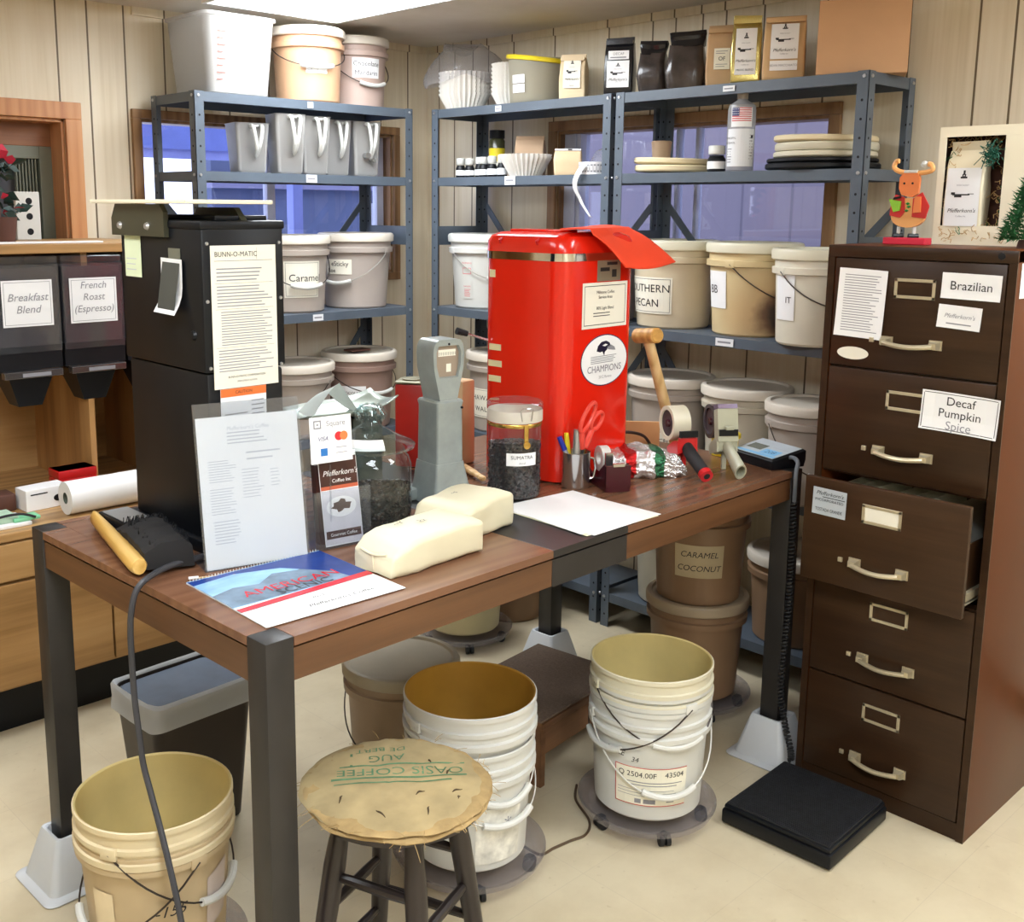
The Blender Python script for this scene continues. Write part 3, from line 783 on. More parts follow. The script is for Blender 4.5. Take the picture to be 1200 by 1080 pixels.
# power cord from the grinder over the table edge to the floor
pts = [(1.12, 1.900, .885), (1.055, 1.902, .884), (.973, 1.890, .886), (.905, 1.858, .884), (.878, 1.854, .866), (.866, 1.853, .831), (.862, 1.854, .787), (.862, 1.854, .718), (.862, 1.85, .649), (.862, 1.839, .583), (.862, 1.827, .525), (.862, 1.80, .474), (.860, 1.755, .401), (.856, 1.700, .30), (.852, 1.66, .20), (.856, 1.63, .08), (.89, 1.60, .012), (.95, 1.55, .007)]
def smooth_path(pts, k=6):
    P = [Vector(p) for p in pts]; out = []
    for i in range(len(P) - 1):
        p0, p1, p2, p3 = P[max(i - 1, 0)], P[i], P[i + 1], P[min(i + 2, len(P) - 1)]
        for j in range(k):
            t = j / k
            out.append(.5 * ((2 * p1) + (-p0 + p2) * t + (2 * p0 - 5 * p1 + 4 * p2 - p3) * t * t + (-p0 + 3 * p1 - 3 * p2 + p3) * t ** 3))
    out.append(P[-1]); return out
tag(B().tube(smooth_path(pts), .0062, 10).build('power_cord', mat('grey_black_cord', (56, 56, 60), .5)), 'thick dark power cord draped over the left table edge to the floor', 'power cord')

# --- bench brush
br = thing('bench_brush', 'wooden bench brush with black bristles lying by the black grinder', 'brush', (.995, 2.085, TT), R(-102))
b = B(); b.loft([[(x, .9 * w * math.cos(a) - .045, .022 + .016 * math.sin(a)) for a in [k * math.pi / 6 for k in range(12)]] for x, w in ((-.20, .006), (-.19, .013), (-.13, .016), (-.06, .018), (0, .019), (.10, .021), (.185, .022), (.195, .015))])
b.build('handle', wood('yellow_varnish', (176, 130, 60), (206, 164, 88), (222, 186, 116), 0, 1.4, .35), br)
b = B()
secs = []
for i in range(16):
    x = -.045 + .235 * i / 15; s = math.sin(math.pi * min(1, .12 + .88 * (i + .4) / 9)) if i < 5 else 1
    k = .75 + .25 * min(1, i / 4)
    secs.append([(x, -.032, .010), (x, -.032, .045 * k), (x, .0, .062 * k), (x, .045 * k, .064 * k), (x, .062 * k, .05 * k), (x, .068 * k, .004)])
b.loft(secs); b.jitter(.006, 50)
for i in range(420):
    x = rnd.uniform(-.04, .187); y = rnd.uniform(-.02, .055); z0 = .058
    b.tube([(x, y, .03), (x + rnd.uniform(-.004, .004), y + rnd.uniform(.0, .016), z0 + rnd.uniform(0, .003))], .0011, 3)
b.build('bristles', m_rub, br)

# --- sign holder with price list
sh = thing('acrylic_sign_holder', 'clear acrylic sign holder with a white printed price list', 'sign holder', (1.128, 1.819, TT), R(-13))
lean = R(9)
upv = (0, math.sin(lean), math.cos(lean)); M = frame((0, .0, 0), (1, 0, 0), upv)
b = B(); b.box(-.111, 0, -.0045, .111, .335, -.0030, M=M); b.box(-.111, 0, .0010, .111, .335, .0024, M=M)
b.box(-.111, -.002, 0, .111, .125, .003)
b.build('holder', m_acryl, sh, smooth=0)
pr = textbars(-.088, -.03, .066, .020, 9, 2, .3, 2) + textbars(-.088, -.035, .010, -.045, 10, 2, .3, 3) + textbars(-.085, -.03, -.055, -.105, 8, 2, .3, 4) + textbars(-.02, .025, .045, -.018, 10, 2, .25, 5) + textbars(-.008, .07, .082, .056, 2, 2, .25, 8) + textbars(.04, .06, .04, .0, 6, 2, .25, 9) + textbars(-.045, .045, .122, .094, 4, 2, .35, 6)
flat(sh, 'price_list', .213, .305, frame(Vector(M @ Vector((0, .154, -.0022))), (1, 0, 0), upv), [("Pfefferkorn's Coffee", .011, 0, .127, dict(m=2))], pr, mats=[m_paper, m_lgrey, m_lgrey])

# --- calendar
ca = thing('wall_calendar', 'glossy scenic wall calendar in blue, white and red lying on the table corner', 'calendar', (1.108, 1.659, TT), R(-1.5))
m_sky = mat('calendar_sky', (150, 196, 236), .25, var=.35, scale=7, stretch=(1, 2.5, 1)); m_navy = mat('calendar_navy', (30, 62, 140), .25, var=.3, scale=8)
m_mount = mat('calendar_mountain', (112, 134, 156), .25, var=.5, scale=16); m_rib = mat('calendar_red', (196, 36, 52), .25)
cw, ch = .305, .296
b = B()
wv = lambda co: .0035 + .004 * max(0, -co.x / .15) ** 2
lay = [(m_paper, .0005), (m_paper, .0022), (m_paper, .004)]
for k in (0, 1): b.box(-cw/2 + .002 * k, -ch/2 + .003 * (1 - k), .0003 + .0012 * k, cw/2, ch/2, .0012 + .0012 * k, 0)
z = .0028
b.grid(lambda u, v: (-cw/2 + u * cw, -ch/2 + v * ch, z), 10, 10, 0)
b.grid(lambda u, v: (-cw/2 + u * cw, -ch/2 + .115 + v * (ch - .115), z + .0004), 10, 6, 1)
b.poly([(-cw/2, .045, z + .0006), (-.10, .062, z + .0006), (-.05, .05, z + .0006), (0, .085, z + .0006), (.05, .07, z + .0006), (.10, .095, z + .0006), (cw/2, .06, z + .0006), (cw/2, -.03, z + .0006), (-cw/2, -.03, z + .0006)], 3)
b.poly([(-cw/2, ch/2 - .004, z + .0008), (-cw/2, ch/2 - .03, z + .0008), (-.06, ch/2 - .018, z + .0008), (.03, ch/2 - .045, z + .0008), (.10, .02, z + .0008), (.11, -.03, z + .0008), (cw/2, -.03, z + .0008), (cw/2, ch/2 - .004, z + .0008)], 2)
b.poly([(-cw/2, -.062, z + .001), (cw/2, -.046, z + .001), (cw/2, -.024, z + .001), (-cw/2, -.044, z + .001)], 4)
b.text('AMERICAN', .043, .0, .012, z + .0014, 4); b.text('SCENIC', .036, .012, -.016, z + .0014, 5)
b.text('2013', .014, .0, -.078, z + .0006, 5); b.text("Pfefferkorn's Coffee", .018, .03, -.112, z + .0006, 5, shear=.3)
for v in textbars(.0, .09, -.124, -.138, 2, 6, .3): b.grid(lambda p, q: (v[0] + p * (v[2] - v[0]), v[1] + q * (v[3] - v[1]), z + .0006), 1, 1, 6)
b.norecalc = False
b.bm.normal_update()
cb = b.build('pages', [m_paper, m_sky, m_navy, m_mount, m_rib, m_ink, m_grey], ca, smooth=0)
b = B()
for i in range(44):
    x = -cw/2 + .008 + i * (cw - .016) / 43
    b.tube([(x + .002 * math.cos(a), ch/2 + .0035 * math.cos(a) - .001, .0030 + .0034 * math.sin(a) + .0006) for a in [k * math.pi / 4 for k in range(8)]], .0006, 4, closed=True)
b.build('spiral_binding', m_white, ca)
sw = B(); sw.tube([(0.985, 1.825, TT + .002), (1.055, 1.79, TT + .0022)], .0016, 6, 0); sw.tube([(0.975, 1.83, TT + .003), (0.992, 1.8215, TT + .003)], [.0028, .003], 8, 1)
tag(sw.build('cotton_swab', [m_wood, m_paper]), 'small cotton swab lying behind the calendar corner', 'swab')

# --- two bags of coffee lying down
m_cbag = mat('cream_coffee_bag', (218, 210, 180), .5, var=.04, scale=9)
def rsec(x, w, h, n=5, rr=.28, zb=0.0):
    """rounded-rectangle section across y,z at x"""
    pts = []; r = min(w, h) * rr
    for sx, sz, a0 in ((1, 1, 0), (-1, 1, 90), (-1, -1, 180), (1, -1, 270)):
        for i in range(n + 1):
            a = R(a0 + 90 * i / n)
            pts.append((x, sx * (w / 2 - r) + r * math.cos(a), zb + h / 2 + sz * (h / 2 - r) + r * math.sin(a)))
    return pts
def lying_bag(label, c, rz, L, W, H, marks):
    root = thing('coffee_bag', label, 'coffee bag', (c[0], c[1], TT), rz, 'cream coffee bags lying on the table')
    b = B()
    b.loft([rsec(x * L, W * w, H * h, rr=q) for x, w, h, q in ((-.5, .80, .50, .12), (-.49, .86, .60, .2), (-.40, .96, .86, .25), (-.25, 1, .97, .22), (0, 1.0, 1, .2), (.3, 1, 1, .16), (.47, .99, .98, .12), (.495, .97, .95, .1), (.5, .93, .90, .1))])
    bmesh.ops.subdivide_edges(b.bm, edges=b.bm.edges[:], cuts=2, use_grid_fill=True)
    b.jitter(.0045, 16, c[0] * 9); b.jitter(.0016, 60, 3)
    b.xf(lambda co: (co.x, co.y, max(.0003, co.z)))
    b.build('bag', m_cbag, root, smooth=40)
    e = B(); e.tube(smooth_path([(-.495 * L, -.28 * W, .62 * H), (-.51 * L, 0, .55 * H), (-.495 * L, .28 * W, .60 * H)], 3), .0028, 6); e.tube([(-.498 * L, 0, .08 * H), (-.508 * L, 0, .52 * H)], .0025, 6); e.build('gusset_fold', m_cbag, root)
    s = B()
    for t, x, y, sz in marks: s.text(t, sz, x, y, H + .0035, 0, M=Matrix.Rotation(0, 4, 'Z'))
    if marks: s.build('stamp', m_ink, root, smooth=0)
    f = B(); f.prism([(.5 * L + .001, -.02), (.5 * L + .004, -.03), (.5 * L + .004, .03), (.5 * L + .001, .02)], .3 * H, .32 * H); f.build('fold', m_cbag, root)
    return root
lying_bag('cream paper coffee bag lying in front, its gusset end toward the calendar', (1.394, 1.628, 0), R(4), .255, .135, .072, [('~Y', -.03, .03, .022), ('kz', .02, .012, .022)])
lying_bag('cream paper coffee bag lying behind, its flat end beside the black table strip', (1.600, 1.715, 0), R(12), .20, .145, .082, [('~s', -.01, .02, .02)])

# --- brochure rack with card sign
bx_ = thing('brochure_rack', 'clear acrylic rack of coffee brochures with a white card payment sign', 'brochure rack', (1.325, 1.806, TT), R(-8))
b = B(); b.box(-.068, -.010, 0, .068, .06, .003); b.box(-.068, -.012, 0, .068, -.0095, .128); b.box(-.068, -.012, 0, -.0655, .05, .128); b.box(.0655, -.012, 0, .068, .05, .128); b.box(-.068, .05, 0, .068, .0525, .24); b.build('rack', m_acryl, bx_, smooth=0)
m_choc = mat('chocolate_print', (70, 40, 34), .3, var=.3, scale=14); m_cup = mat('cup_photo', (208, 206, 214), .3, var=.15, scale=20)
upb = (0, math.sin(R(10)), math.cos(R(10)))
bars = [(-.045, .025, .045, .088, 1), (-.045, .020, .045, .028, 2), (-.045, -.098, .045, .018, 3), (-.042, -.085, .042, -.068, 1), (-.042, -.066, .042, -.058, 2)]
b = sheet(.092, .200, [("Pfefferkorn's", .0165, .004, .055, dict(m=0, shear=.3)), ('Coffee Inc', .011, .006, .038, dict(m=0)), ('Gourmet Coffee', .0095, 0, -.077, dict(m=0))], bars, nx=4)
Mb = frame((.006, .010, .103), (1, 0, 0), upb)
b.prism([(.036 * math.cos(a * math.pi / 12) * (1 + .0 * a), -.018 + .022 * math.sin(a * math.pi / 12)) for a in range(24)], .0011, .0013, 4)
b.prism([(.022 * math.cos(a * math.pi / 8) * (1 + .3 * math.sin(a * 2.3)), -.016 + .012 * math.sin(a * math.pi / 8) * (1 + .3 * math.cos(a * 1.7))) for a in range(16)], .0014, .0016, 1)
b.xf(lambda co: Mb @ co)
b.build('brochure', [m_paper, m_choc, mat('burnt_orange_print', (190, 92, 62), .4), m_cup, m_paper], bx_, smooth=0)
b = B(); b.box(-.046, .014, .004, .046, .034, .175); b.xf(lambda co: (co.x + .004, co.y + max(0, co.z) * .12, co.z)); b.build('brochure_stack', m_choc, bx_, smooth=0)
cs = sheet(.098, .098, [('Square', .0165, .012, .033, dict(m=2)), ('VISA', .0125, -.020, .002, dict(m=3, shear=.3))],
           [(-.040, .024, -.022, .042, 2), (-.037, .027, -.025, .039, 0), (-.033, .031, -.029, .035, 2), (-.026, -.034, -.010, -.018, 4), (.012, -.030, .036, -.022, 0), (.010, -.031, .036, -.0295, 6), (.010, -.0195, .036, -.018, 6)])
for cx in (.018, .030): cs.prism([(cx + .0095 * math.cos(a * math.pi / 10), .005 + .0095 * math.sin(a * math.pi / 10)) for a in range(20)], .0010, .00125 + .0002 * (cx > .02), 5 if cx < .02 else 7)
Ms = frame((-.022, -.004, .238), (1, 0, 0), (0, .08, 1))
cs.xf(lambda co: Ms @ co)
cs.build('payment_card_sign', [m_paper, m_ink, m_grey, mat('visa_navy', (40, 48, 110), .5), mat('amex_blue', (40, 116, 190), .5), mat('mc_red', (214, 40, 50), .5), m_grey, mat('mc_orange', (232, 128, 70), .5)], bx_, smooth=0)
b = B(); b.tube([(-.022, .002, .19), (-.022, .002, .02)], .002, 6); b.build('sign_stem', m_acryl, bx_)

# --- cookie jar of beans
jr = thing('glass_jar', 'round glass cookie jar half full of coffee beans with a knobbed lid', 'jar', (1.462, 1.875, TT), 0)
jr.scale = (1.10, 1.10, .98)
b = B(); b.lathe([(0, .003), (.074, .003), (.082, .012), (.084, .03), (.084, .150), (.078, .170), (.070, .182), (.070, .190)], n=48)
b.build('jar', m_glass, jr)
b = B()
b.lathe([(.076, .188), (.090, .190), (.092, .197), (.086, .203), (.06, .216), (.035, .232), (.020, .243), (.018, .250), (.026, .258), (.030, .268), (.027, .280), (.016, .288), (.0, .290)], n=48)
for i in range(10):
    a = i * math.pi / 5; b.tube([(.027 * math.cos(a), .027 * math.sin(a), .254), (.032 * math.cos(a), .032 * math.sin(a), .268), (.02 * math.cos(a), .02 * math.sin(a), .287)], .004, 6)
b.build('lid', m_glass, jr)
def beans(Rr, z0, z1, tilt=0.0, nb=260, seed=3):
    g = random.Random(seed); b = B()
    rows = [(0.0, z0), (Rr, z0)]
    b.loft([[(Rr * k * math.cos(t * math.pi / 18), Rr * k * math.sin(t * math.pi / 18), (z0 if s == 0 else z1 + tilt * Rr * k * math.cos(t * math.pi / 18 + 2.2))) for t in range(36)] for k, s in ((.02, 0), (1, 0), (1, 1), (.6, 1), (.02, 1))])
    for i in range(nb):
        a = g.uniform(0, 6.28)
        if i % 3: rr = Rr * .998; z = g.uniform(z0 + .004, z1 + tilt * Rr * math.cos(a + 2.2))
        else: rr = Rr * math.sqrt(g.random()); z = z1 + tilt * rr * math.cos(a + 2.2)
        M = Matrix.Translation((rr * math.cos(a), rr * math.sin(a), z)) @ Matrix.Rotation(g.uniform(0, 6), 4, 'Z') @ Matrix.Rotation(g.uniform(0, 6), 4, 'X')
        b.loft([[M @ Vector((x, w * math.cos(t * math.pi / 3), w * .7 * math.sin(t * math.pi / 3))) for t in range(6)] for x, w in ((-.0048, .0012), (-.002, .0033), (.002, .0033), (.0048, .0012))])
    return b
tag(beans(.0795, .006, .105, .35, 700).build('coffee_beans', m_bean, jr), kind='stuff')
b = sheet(.085, .022, nx=6); b.xf(lambda co: (lambda a, z: ((.078 - .55 * (z - .206)) * math.cos(a) * 1.02, (.078 - .55 * (z - .206)) * math.sin(a) * 1.02, z + co.z + .0015))(R(-140) + co.x / .075, .209 + co.y)); b.build('lid_label', [m_paper], jr, smooth=0)

# --- candy scale with pan
scl = thing('counter_scale', 'hammered grey antique counter scale with a window in its tall head', 'scale', (1.735, 1.945, TT), R(-6))
def rs(z, hx, hy, cx=0, cy=0, rr=.18): return [(cx + p[0] * hx, cy + p[1] * hy, z) for p in sq(1, 0, rr)]
b = B()
b.loft([rs(0, .062, .058, .006), rs(.02, .060, .056, .005), rs(.045, .052, .052, .002), rs(.085, .045, .048), rs(.10, .043, .046)])
b.loft([rs(.10, .0405, .044), rs(.24, .039, .042), rs(.248, .041, .044), rs(.252, .041, .044), rs(.256, .038, .041)])
b.build('column', m_hammer, scl)
b = B()
def head(z): return .026 + .020 * min(1, max(0, (z - .256) / .10))
out = []
zt = .405
prof = [(-head(.256), .256), (-.034, .29), (-.044, .335), (-.046, .37)] + [(-.046 + .02 * (1 - math.cos(a)), .375 + .03 * math.sin(a)) for a in [k * math.pi / 12 for k in range(1, 7)]]
outline = prof + [(-x, z) for x, z in reversed(prof)]
win = [(-.028, .312), (-.036, .342), (-.037, .374), (-.030, .390), (.030, .390), (.037, .374), (.036, .342), (.028, .312)]
# front ring with window opening
n = len(outline)
def near(p): return min(range(len(win)), key=lambda k: (win[k][0] - p[0]) ** 2 + (win[k][1] - p[1]) ** 2)
yf, yb = -.036, .036
b.prism(outline, yf + .012, yb, 0, plane='xz')
ov = [b.bm.verts.new((x, yf, z)) for x, z in outline]; ob = [b.bm.verts.new((x, yf + .012, z)) for x, z in outline]
wv_ = [b.bm.verts.new((x, yf, z)) for x, z in win]; wb = [b.bm.verts.new((x * .95, yf + .0115, .352 + (z - .352) * .95)) for x, z in win]
for i in range(n):
    j = (i + 1) % n
    b.bm.faces.new((ov[i], ov[j], ob[j], ob[i]))
    a, c = near(outline[i]), near(outline[j])
    if a == c: b.bm.faces.new((ov[i], ov[j], wv_[a]))
    else:
        try: b.bm.faces.new((ov[i], ov[j], wv_[c], wv_[a]))
        except ValueError: pass
for i in range(len(win)):
    j = (i + 1) % len(win); b.bm.faces.new((wv_[i], wv_[j], wb[j], wb[i]))
hd = b.build('head', m_hammer, scl, smooth=30)
b = B(); b.prism([(x * .96, .352 + (z - .352) * .96) for x, z in win], yf + .009, yf + .0112, 0, plane='xz')
b.box(-.026, yf + .0085, .364, .026, yf + .009, .380, 1)
for i in range(13): b.box(-.024 + i * .004, yf + .008, .366, -.0234 + i * .004, yf + .0085, .374, 2)
b.box(-.002, yf + .0082, .325, .012, yf + .009, .345, 1)
b.build('dial', [mat('dial_grey_brown', (150, 134, 118), .3), m_paperc, m_ink], hd, smooth=0)
b = B(); b.tube([(.0, -.037, .394), (.0, -.034, .394)], .003, 8); b.tube([(.034, -.046, .236), (.034, -.04, .236)], .003, 8); b.build('screw', m_blk, scl)
b = B(); b.tube([(.012, -.072, .020), (.066, -.088, .020)], .0075, 10); b.box(-.01, -.084, .008, .045, -.056, .026, 0, .004); b.lathe([(0, -.014), (.010, -.010), (.014, 0), (.010, .010), (0, .014)], n=14, m=1, M=Matrix.Translation((.075, -.092, .021))); b.build('adjuster', [m_silver, m_steel], scl)
b = B(); b.box(-.20, .085, .0, -.11, .15, .215, 0, .012); b.build('pan_pillar', mat('dark_green_grey_casting', (62, 70, 62), .5, var=.5, scale=20), scl)
b = B(); b.box(-.20, .02, 0, -.03, .14, .03, 0, .008); b.build('scale_base', m_hammer, scl)
b = B()
m_pan = mat('pale_green_pan', (150, 160, 148), .3, .3)
secs = []
for i in range(21):
    u = -1 + 2 * i / 20
    secs.append([(-.225 + .125 * u, .10 + y, .222 + .034 * abs(u) ** 2.4 * (1 if u > 0 else .25) + .35 * y * y / .1) for y in [-.085 * (1 - .25 * u * u) + .17 * (1 - .25 * u * u) * k / 8 for k in range(9)]] )
b.loft(secs, closed=False); 
for v in b.bm.verts[:]: pass
pn = b.build('scale_pan', m_pan, scl, smooth=60)
md = pn.modifiers.new('thick', 'SOLIDIFY'); md.thickness = .003
b = B(); b.grid(lambda u, v: (-.345 + .18 * u + .02 * v, .03 + .10 * v, .238 + .072 * max(0, 1 - abs(u - .42) * 2.6) * (1 - .5 * v) + .012 * math.sin(6 * u)), 14, 8); o = b.build('filter_sheet', mat('thin_white_paper', (232, 240, 236), .7, trans=.2)); o.location = scl.location; o.rotation_euler = scl.rotation_euler
tag(o, 'creased white sheet resting in the pan of the counter scale', 'paper')

# --- red tin behind the scale
tn = thing('tea_tin', 'red square tin with a worn metal top behind the glass jar', 'tin', (1.925, 2.275, TT), R(38))
b = B(); b.box(-.042, -.042, 0, .042, .042, .235, 0, .006); b.build('body', mat('worn_red_tin', (176, 34, 24), .4, var=.25), tn)
b = B(); b.box(-.043, -.043, .235, .043, .043, .243, 0, .004); b.lathe([(.028, .243), (.03, .247), (.026, .248), (0, .246)], n=24); b.build('lid', mat('tarnished_tin', (150, 146, 120), .4, .5, var=.4), tn)
# --- kraft bag behind scale
kb = B(); kb.box(-.02, -.035, 0, .04, .035, .240, 0, .006); kb.jitter(.003, 20)
o = kb.build('paper_bag', m_kraft); o.location = (2.03, 2.205, TT); o.rotation_euler = (0, 0, R(10)); tag(o, 'plain tall kraft paper packet standing just behind the grey scale', 'paper bag')

# --- acrylic canister
cn = thing('canister', 'clear acrylic canister of dark beans with a brass clamp and white label', 'canister', (1.897, 1.845, TT), 0)
b = B(); b.lathe([(0, .003), (.062, .003), (.067, .008), (.067, .185)], n=48); b.build('body', m_acryl, cn)
b = B(); b.lathe([(.0685, .186), (.0695, .188), (.0695, .193), (.0685, .195)], n=48); 
a0 = R(-112)
M = Matrix.Rotation(a0, 4, 'Z')
b.box(.069, -.006, .148, .074, .006, .196, 0, .002, M=M); b.lathe([(0, -.004), (.009, -.003), (.009, .003), (0, .004)], n=14, M=M @ Matrix.Translation((.075, 0, .145)) @ Matrix.Rotation(R(90), 4, 'Y'))
b.build('clamp', m_brass, cn)
b = B(); b.lathe([(.066, .196), (.070, .198), (.070, .222), (.068, .226)], n=48); b.build('neck_ring', mat('ivory_seal', (226, 220, 204), .4, trans=.3), cn)
b = B(); b.lathe([(.068, .226), (.071, .228), (.071, .240), (.066, .246), (.05, .244), (0, .243)], n=48); b.build('lid', m_acryl, cn)
b = B(); b.tube([(.074 * math.cos(a0 + t), .074 * math.sin(a0 + t), z) for t, z in ((-.16, .205), (-.22, .232), (-.16, .236), (.16, .236), (.22, .232), (.16, .205))], .0014, 6); b.build('clamp_wire', m_steel, cn)
tag(beans(.0635, .006, .140, .12, 700, 8).build('coffee_beans', m_bean, cn), kind='stuff')
b = sheet(.078, .032, [('SUMATRA', .0125, 0, .005, dict(m=1)), ('decaf', .008, 0, -.009, dict(m=2))], nx=10)
b.xf(lambda co: ((.0682 + co.z) * math.cos(R(-119) + co.x / .067), (.0682 + co.z) * math.sin(R(-119) + co.x / .067), .108 + co.y)); b.build('label', [m_paper, m_ink, m_grey], cn, smooth=0)

# --- red grinder
rg = thing('red_coffee_grinder', 'glossy red upright coffee grinder with a round team sticker on its front', 'coffee grinder', (2.053, 1.830, TT), R(2))
RW, RD = .318, .295
def rr_sec(z, g=0.0, r=.05, n=8):
    pts = []; x0, x1, y0, y1 = g, RW - g, g, RD - g
    for cx, cy, a0 in ((x1 - r, y1 - r, 0), (x0 + r, y1 - r, 90), (x0 + r, y0 + r, 180), (x1 - r, y0 + r, 270)):
        for i in range(n + 1):
            a = R(a0 + 90 * i / n); pts.append((cx + r * math.cos(a), cy + r * math.sin(a), z))
    return pts
b = B(); b.loft([rr_sec(0.004), rr_sec(.585)]); b.build('housing', m_red, rg)
b = B(); b.loft([rr_sec(.585, -.003), rr_sec(.605, -.003)]); b.build('chrome_band', m_chrome, rg)
b = B(); b.loft([rr_sec(.605, -.002), rr_sec(.632, -.001), rr_sec(.647, .006), rr_sec(.656, .022), rr_sec(.658, .045)]); b.box(.05, .06, .657, .125, RD - .06, .664, 0, .003)
b.build('hopper_cap', m_red, rg)
b = B()
for y in (.09, .22): b.tube([(-.001, y, .628), (-.006, y, .634), (.006, y, .640)], .004, 8)
b.build('cap_latch', m_redp, rg)
b = B()
for z, w in ((.345, .048), (.300, .055), (.258, .05)):
    b.box(-.0012, RD - .055 - w * .5, z - .008, .0, RD - .055 + w * .4, z + .009)
b.box(-.001, RD - .055, .535, 0, RD - .035, .555)
b.build('masking_tape', mat('yellowed_masking_tape', (220, 208, 160), .6), rg, smooth=0)
b = B(); b.tube([(-.002, RD - .03, .362), (-.07, RD - .01, .385)], .0035, 8, 0); b.tube([(-.064, RD - .013, .383), (-.094, RD - .003, .392)], [.008, .010], 10, 1); b.build('lever', [m_steel, m_rub], rg)
flat(rg, 'recipe_card', .192, .118 * 1.02, fmat((.171, -.0012, .467), (1, 0, .0)), [('Millstone Coffee', .0115, 0, .034, dict(m=1)), ('Service Area', .0115, 0, .021, dict(m=1)), ('80% Light Blend', .0115, 0, -.008, dict(m=1))], textbars(-.05, .05, -.017, -.032, 2, 1, .3, 2), (.008, .0018), mats=[m_paperc, m_ink, m_grey])
pb = sheet(.10, .06, (), [(-.038, -.004, .002, .006, 1), (-.010, .012, .035, .02, 1), (.012, -.02, .032, .0, 1)])
pb.xf(lambda co: fmat((.185, -.0008, .560)) @ co); pb.build('maker_plate', [mat('pewter_plate', (150, 140, 120), .4, .3), m_ink], rg, smooth=0)
st = B(); el = lambda a, kx, ky: (.176 + kx * math.cos(a), .318 + ky * math.sin(a))
st.prism([el(k * math.pi / 24, .101, .070) for k in range(48)], -.0008, 0, 1, plane='xz')
st.prism([el(k * math.pi / 24, .098, .067) for k in range(48)], -.0012, -.0008, 0, plane='xz')
F = fmat((.176, -.0012, .318))
st.prism([(-.035, .026), (-.03, .04), (-.015, .050), (.005, .052), (.020, .046), (.026, .036), (.012, .034), (.010, .028), (.0, .022), (-.002, .012), (-.010, .024), (-.020, .022)], .0002, .0006, 2, M=F)
st.prism([(.010, .036), (.026, .040), (.042, .033), (.047, .024), (.034, .025), (.014, .028)], .0002, .0006, 3, M=F)
st.prism([(-.012, .040), (.002, .044), (.012, .041), (.0, .037)], .0007, .0009, 0, M=F)
for v in textbars(-.060, .060, .014, -.008, 5, 3, .4, 3, .3): st.grid(lambda p, q: F @ Vector((v[0] + p * (v[2] - v[0]), v[1] + q * (v[3] - v[1]), .0006)), 1, 1, 3)
st.text('CHAMPIONS', .026, 0, -.023, .0008, 4, M=F); st.text('2012 Ravens', .011, .004, -.045, .0008, 3, M=F)
st.build('team_sticker', [m_paper, mat('sticker_edge_navy', (30, 24, 60), .4), mat('raven_purple_black', (26, 20, 48), .4), m_grey, mat('sticker_grey', (120, 116, 128), .4)], rg, smooth=0)
# red felt flap over the top
b = B()
def flap(u, v):
    x = 0; y = 0
    A, B_, C_, D = Vector((2.050, 1.845, 1.533)), Vector((2.375, 2.02, 1.542)), Vector((2.485, 1.80, 1.446)), Vector((2.222, 1.765, 1.440))
    p = A.lerp(B_, u).lerp(D.lerp(C_, u), v)
    p.z += .038 * math.sin(math.pi * min(1, v * 1.0)) - .010 * math.sin(math.pi * u) * v
    if v < .5: p.z = max(p.z, TT + .6695)
    return p
b.grid(flap, 24, 18); o = b.build('felt_cloth', m_redf, None, smooth=60); md = o.modifiers.new('thick', 'SOLIDIFY'); md.thickness = .003
tag(o, 'stiff red felt sheet draped over the top of the red grinder', 'cloth')

# --- pen cup and its contents
pc = thing('pen_cup', 'small stainless steel pen cup in front of the red grinder', 'cup', (2.082, 1.800, TT), 0)
b = B(); b.lathe([(0, 0), (.035, 0), (.0375, .004), (.0375, .092), (.0385, .094), (.0375, .095), (.036, .092), (.036, .004), (0, .003)], n=40); b.build('cup', m_steel, pc)
b = B(); b.tube([(.036, -.012, .075), (.05, -.02, .07), (.054, -.022, .045), (.048, -.02, .02), (.036, -.012, .016)], .004, 8); b.build('handle', m_steel, pc)
def pen(name, label, dx, dy, tx, ty, L, parts, group=None):
    base = Vector((2.082 + dx, 1.800 + dy, TT + .0055)); d = Vector((tx, ty, 1)).normalized()
    root = thing(name, label, 'pen', base)
    for pn_, a, c, r0, r1, m in parts:
        B().tube([d * a, d * c], [r0, r1], 12).build(pn_, m, root)
m_greym = mat('grey_barrel', (176, 180, 186), .35)
pen('marker_pen', 'blue-capped grey marker leaning left in the steel cup', .012, -.004, -.33, .30, .14, (('barrel', 0, .10, .006, .006, m_greym), ('cap', .10, .138, .0072, .0066, m_blue)))
pen('marker_pen', 'fat silver grey marker upright in the steel cup', -.016, -.014, .04, .03, .14, (('barrel', 0, .085, .0085, .0085, m_greym), ('cap', .085, .150, .0095, .0085, m_silver)))
pen('highlighter', 'yellow highlighter behind the grey marker in the steel cup', .0, .015, -.06, .1, .12, (('barrel', 0, .10, .007, .007, m_yellow), ('cap', .10, .135, .0075, .006, m_yellow)))
ss = thing('scissors', 'orange-red handled scissors standing in the steel cup', 'scissors', (2.082 + .010, 1.80 + .006, TT + .006))
MS = frame((0, 0, 0), (1, .10, .0), (.42, -.15, 1))
m_scis = mat('coral_scissor_handle', (226, 74, 60), .35)
def sc(pts, r, n=8, closed=False, m=m_scis, nm='handle'):
    B().tube([MS @ Vector(p) for p in smooth_path(pts, 4)], r, n, closed=False).build(nm, m, ss)
def ring(cx, cy, rx, ry, rot):
    return [(cx + rx * math.cos(a) * math.cos(rot) - ry * math.sin(a) * math.sin(rot), cy + rx * math.cos(a) * math.sin(rot) + ry * math.sin(a) * math.cos(rot), 0) for a in [k * math.pi / 10 for k in range(21)]]
